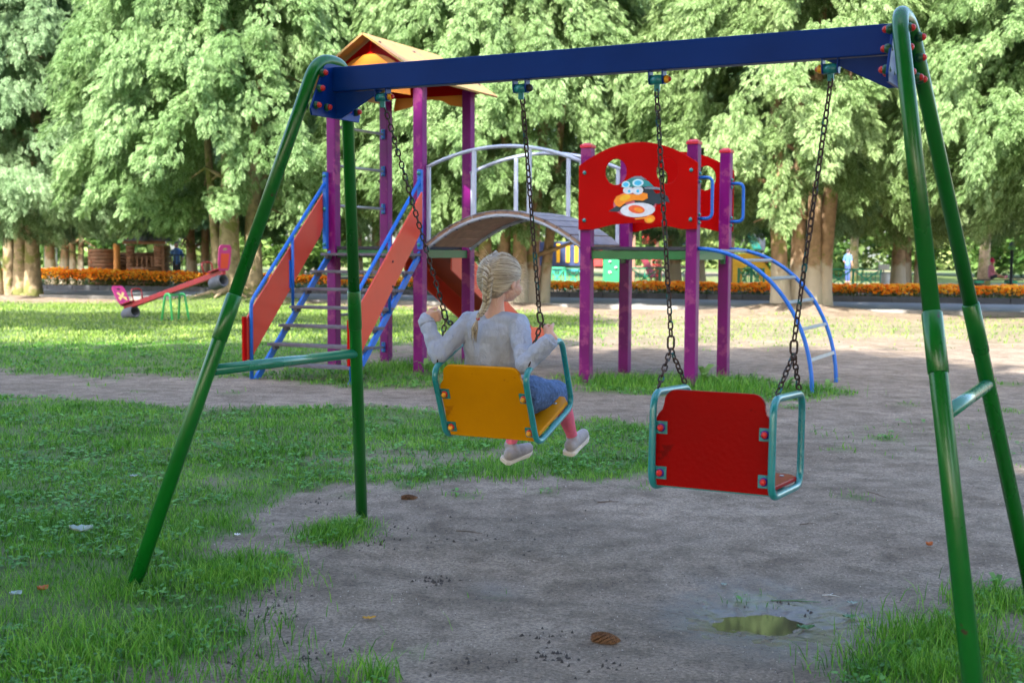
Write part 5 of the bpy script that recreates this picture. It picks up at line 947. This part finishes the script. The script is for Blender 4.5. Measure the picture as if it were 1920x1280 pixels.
figure(kd, [([(0, 0, .09), (-.02, 0, .28), (-.01, 0, .42)], [.10, .085, .09]), ([(0, 0, .46), (.02, 0, .55)], [.04, .04]), ([(.03, 0, .60), (.03, 0, .66)], [.075, .07]), ([(0, -.06, .08), (.26, -.07, .14), (.46, -.07, .06)], [.06, .045, .03]), ([(0, .06, .08), (.28, .07, .10), (.5, .07, .05)], [.06, .045, .03]), ([(0, -.1, .40), (.05, -.15, .24), (.2, -.12, .17)], [.035, .03, .022]), ([(0, .1, .40), (.05, .15, .24), (.2, .12, .17)], [.035, .03, .022]), ([(.11, 0, .60), (.115, 0, .59)], [.014, .012])], skinM, 'body', .012)
figure(kd, [([(0, 0, .12), (-.02, 0, .28), (-.01, 0, .42)], [.115, .10, .105]), ([(0, -.1, .40), (.05, -.15, .26)], [.048, .04]), ([(0, .1, .40), (.05, .15, .26)], [.048, .04])], mat('rose_top', (.62, .22, .32), .8), 'top', .012); figure(kd, [([(.02, 0, .66), (.01, 0, .70)], [.088, .075])], mat('crimson_hat', (.55, .02, .10), .7), 'hat', .012)
figure(kd, [([(0, -.05, .08), (.14, -.06, .11)], [.085, .07]), ([(0, .05, .08), (.14, .06, .10)], [.085, .07])], darkT, 'shorts', .012); figure(kd, [([(.46, -.07, .05), (.52, -.07, .10)], [.04, .04]), ([(.5, .07, .05), (.56, .07, .1)], [.04, .04])], mat('pink_shoes', (.8, .3, .4), .6), 'shoes', .012)
# ================================================================== SMALL THINGS ON THE GROUND
coneM = mat('cone_scales', (.17, .085, .04), .7, .6, 160); coneD = mat('cone_core', (.02, .012, .008), .9)
def cone_(px, py, rz, L_, label, fat=.2):
    p = gnd(px, py); p.z = g1(p.x, p.y) + L_ * fat * .8; o = empty('spruce_cone', p, rz, label, 'cone'); m = MB(); m.ell((0, 0, 0), L_ * .47, L_ * fat * .8, L_ * fat * .8); m.build('core', coneD, o)
    m = MB(); n_ = 20
    for i in range(n_):
        t = i / (n_ - 1); x = (t - .5) * L_ * .94; r = L_ * fat * math.sin(min(1, t * 1.25 + .12) * PI * .9 + .12) ** .6 * .95 if t < .95 else L_ * .05; r = L_ * fat * (1 - (2 * t - .9) ** 2 * .55) if t > .02 else L_ * fat * .5
        for k in range(9):
            a = 2 * PI * (k / 9 + (i % 2) / 18 + i * .03); o_ = Vector((0, math.cos(a), math.sin(a))); s_ = Vector((0, -math.sin(a), math.cos(a))); w_ = r * .36; b0 = Vector((x, 0, 0)) + o_ * r * .72; tp = Vector((x - L_ * .07, 0, 0)) + o_ * r * 1.16
            m.add([b0 - s_ * w_ * .7, b0 + s_ * w_ * .7, tp + s_ * w_ + Vector((.004, 0, 0)), tp - X * .002 + o_ * .001, tp - s_ * w_ + Vector((.004, 0, 0)), b0 - o_ * .002 + X * .004], [(0, 1, 2, 3), (0, 3, 4, 4)][:1] + [(0, 3, 4)] + [(1, 0, 5)])
    m.build('scales', coneM, o); return o
cone_(1137, 1201, -.38, .100, 'brown open spruce cone lying on bare soil at the bottom of the photo', .19); cone_(768, 938, .06, .085, 'dark closed spruce cone on the soil beyond the left rear leg', .15)
def leaf(px, py, rz, L_, W, m_, label, curl=.3, lift=0):
    p = gnd(px, py); p.z = g1(p.x, p.y) + .008; o = None; m = MB(); n_ = 6; vs = []
    for i in range(n_ + 1):
        t = i / n_; wv = W * (math.sin(t * PI) ** .7) * (1 + .25 * math.sin(i * 2.3)) + .0008; z = curl * L_ * (t - .5) ** 2
        for j in (-1, -.5, 0, .5, 1): vs.append((L_ * (t - .5), wv * j / 2, z + curl * .9 * W * j * j * .5 + .002 * math.sin(i * 3 + j * 5)))
    m.add(vs, [(i * 5 + j, i * 5 + j + 1, (i + 1) * 5 + j + 1, (i + 1) * 5 + j) for i in range(n_) for j in range(4)], True); o = m.build('fallen_leaf', m_); p.z += lift; o.location = p; o.rotation_euler = (.1, .05, rz); s = o.modifiers.new('thick', 'SOLIDIFY'); s.thickness = .0012; tag(o, label, 'leaf'); return o
pale = mat('pale_leaf', (.27, .34, .30), .6, .2, 40); org = mat('orange_leaf', (.45, .13, .04), .7); yl = mat('yellow_leaf', (.5, .27, .03), .7); gl_ = mat('green_leaf', (.08, .2, .06), .5, .2, 30)
leaf(152, 1006, .3, .105, .075, pale, 'large pale upturned leaf lying in the grass at the left', .5, .022); leaf(30, 1130, 1.2, .06, .04, pale, 'pale leaf low in the grass near the bottom left corner', .3, .02); leaf(250, 900, .6, .05, .035, pale, 'small pale leaf in the middle of the shaded lawn', .3, .02)
leaf(1742, 1026, .5, .04, .03, org, 'curled orange leaf on the soil left of the right front leg', .8); leaf(692, 1163, .4, .05, .018, yl, 'narrow yellow leaf on bare soil'); leaf(445, 1004, .2, .03, .02, whM, 'tiny white scrap of leaf at the edge of the lawn'); leaf(1357, 1090, .2, .025, .02, pale, 'small pale leaf scrap beyond the puddle')
leaf(1592, 1150, .3, .055, .03, gl_, 'green leaf on the soil just right of the puddle'); leaf(1632, 1178, 1.3, .035, .03, gl_, 'small rounded green leaf on soil below the puddle'); leaf(1598, 1126, .1, .045, .02, pale, 'pale leaf sliver right of the puddle'); leaf(1510, 1163, .2, .07, .03, gl_, 'dark wilted green leaf at the rim of the puddle', .5); leaf(80, 1112, 1, .05, .04, org, 'brown curled leaf in the lower left grass', .6)
twM = mat('twig', (.10, .065, .045), .8)
def twig(x, y, x2, y2, m_, label, r=.0018):
    a, b = gnd(x, y), gnd(x2, y2); a.z = g1(a.x, a.y) + r; b.z = g1(b.x, b.y) + r; m = MB(); c = a.lerp(b, .45) + Vector((0, .008, .001)); m.tube([a, c, b], [r, r, r * .5], 6); m.tube([c, c.lerp(b, .5) + Vector((0, .02, .004))], [r * .7, r * .3], 5); tag(m.build('fallen_twig', m_), label, 'twig')
twig(1542, 1107, 1574, 1110, whM, 'straight pale bleached twig beyond the puddle'); twig(1625, 925, 1662, 937, twM, 'dark forked twig on soil right of the red seat'); twig(855, 994, 905, 999, twM, 'thin dark twig on soil below the yellow seat'); twig(1120, 945, 1160, 943, twM, 'short dark twig on soil left of the red seat', .0025); twig(1655, 1170, 1678, 1195, twM, 'bent thin twig near the right corner grass'); twig(1500, 985, 1530, 983, twM, 'short twig on the soil under the red seat'); twig(1445, 1112, 1540, 1118, gl_, 'long green grass stalk lying across the puddle edge', .0022)
wl = leafmat('weed_plant_leaf', (.06, .15, .03), (.12, .27, .06), (.2, .36, .1), scale=5)
def weed(px, py, h, n_, label, seed):
    p = gnd(px, py); p.z = g1(p.x, p.y); o = empty('weed_plant', p, 0, label, 'weed', 'leafy weeds at the foot of the climbing set'); r = random.Random(seed); m = MB(); st = MB()
    for k in range(n_):
        a = r.uniform(0, 2 * PI); hh = h * r.uniform(.5, 1); ln = h * r.uniform(.4, .7); d = Vector((math.cos(a), math.sin(a), 0)); s_ = Vector((-d.y, d.x, 0)); b0 = d * .01 + Z * hh * .35; pts = [b0, b0 + d * ln * .3 + Z * hh * .35, b0 + d * ln * .65 + Z * hh * .5, b0 + d * ln + Z * hh * .42]; w_ = [.008, .03, .028, .002]
        vs = [q + s_ * e * w_[i] * h / .25 for i, q in enumerate(pts) for e in (-1, 1)]; m.add(vs, [(0, 1, 3, 2), (2, 3, 5, 4), (4, 5, 7, 6)])
        st.tube([Vector((0, 0, -.01)), b0], [.003, .002], 5)
    m.build('leaves', wl, o); st.build('stems', wl, o)
weed(1320, 722, .27, 9, 'tall light green weed between the right hand purple posts', 1); weed(1472, 742, .22, 8, 'broad leaved weed at the foot of the curved ladder, left of its rails', 2); weed(797, 702, .20, 8, 'pale green weed at the foot of the post behind the child', 3); weed(1552, 736, .18, 7, 'small weed inside the curved ladder feet', 4); weed(1870, 1108, .09, 8, 'low broad leaved weed beyond the right front leg', 5); weed(660, 990, .08, 9, 'low weed in the tuft around the left rear leg', 6); weed(1130, 640, .14, 6, 'small weed in the sunny grass behind the first ladder post', 7)
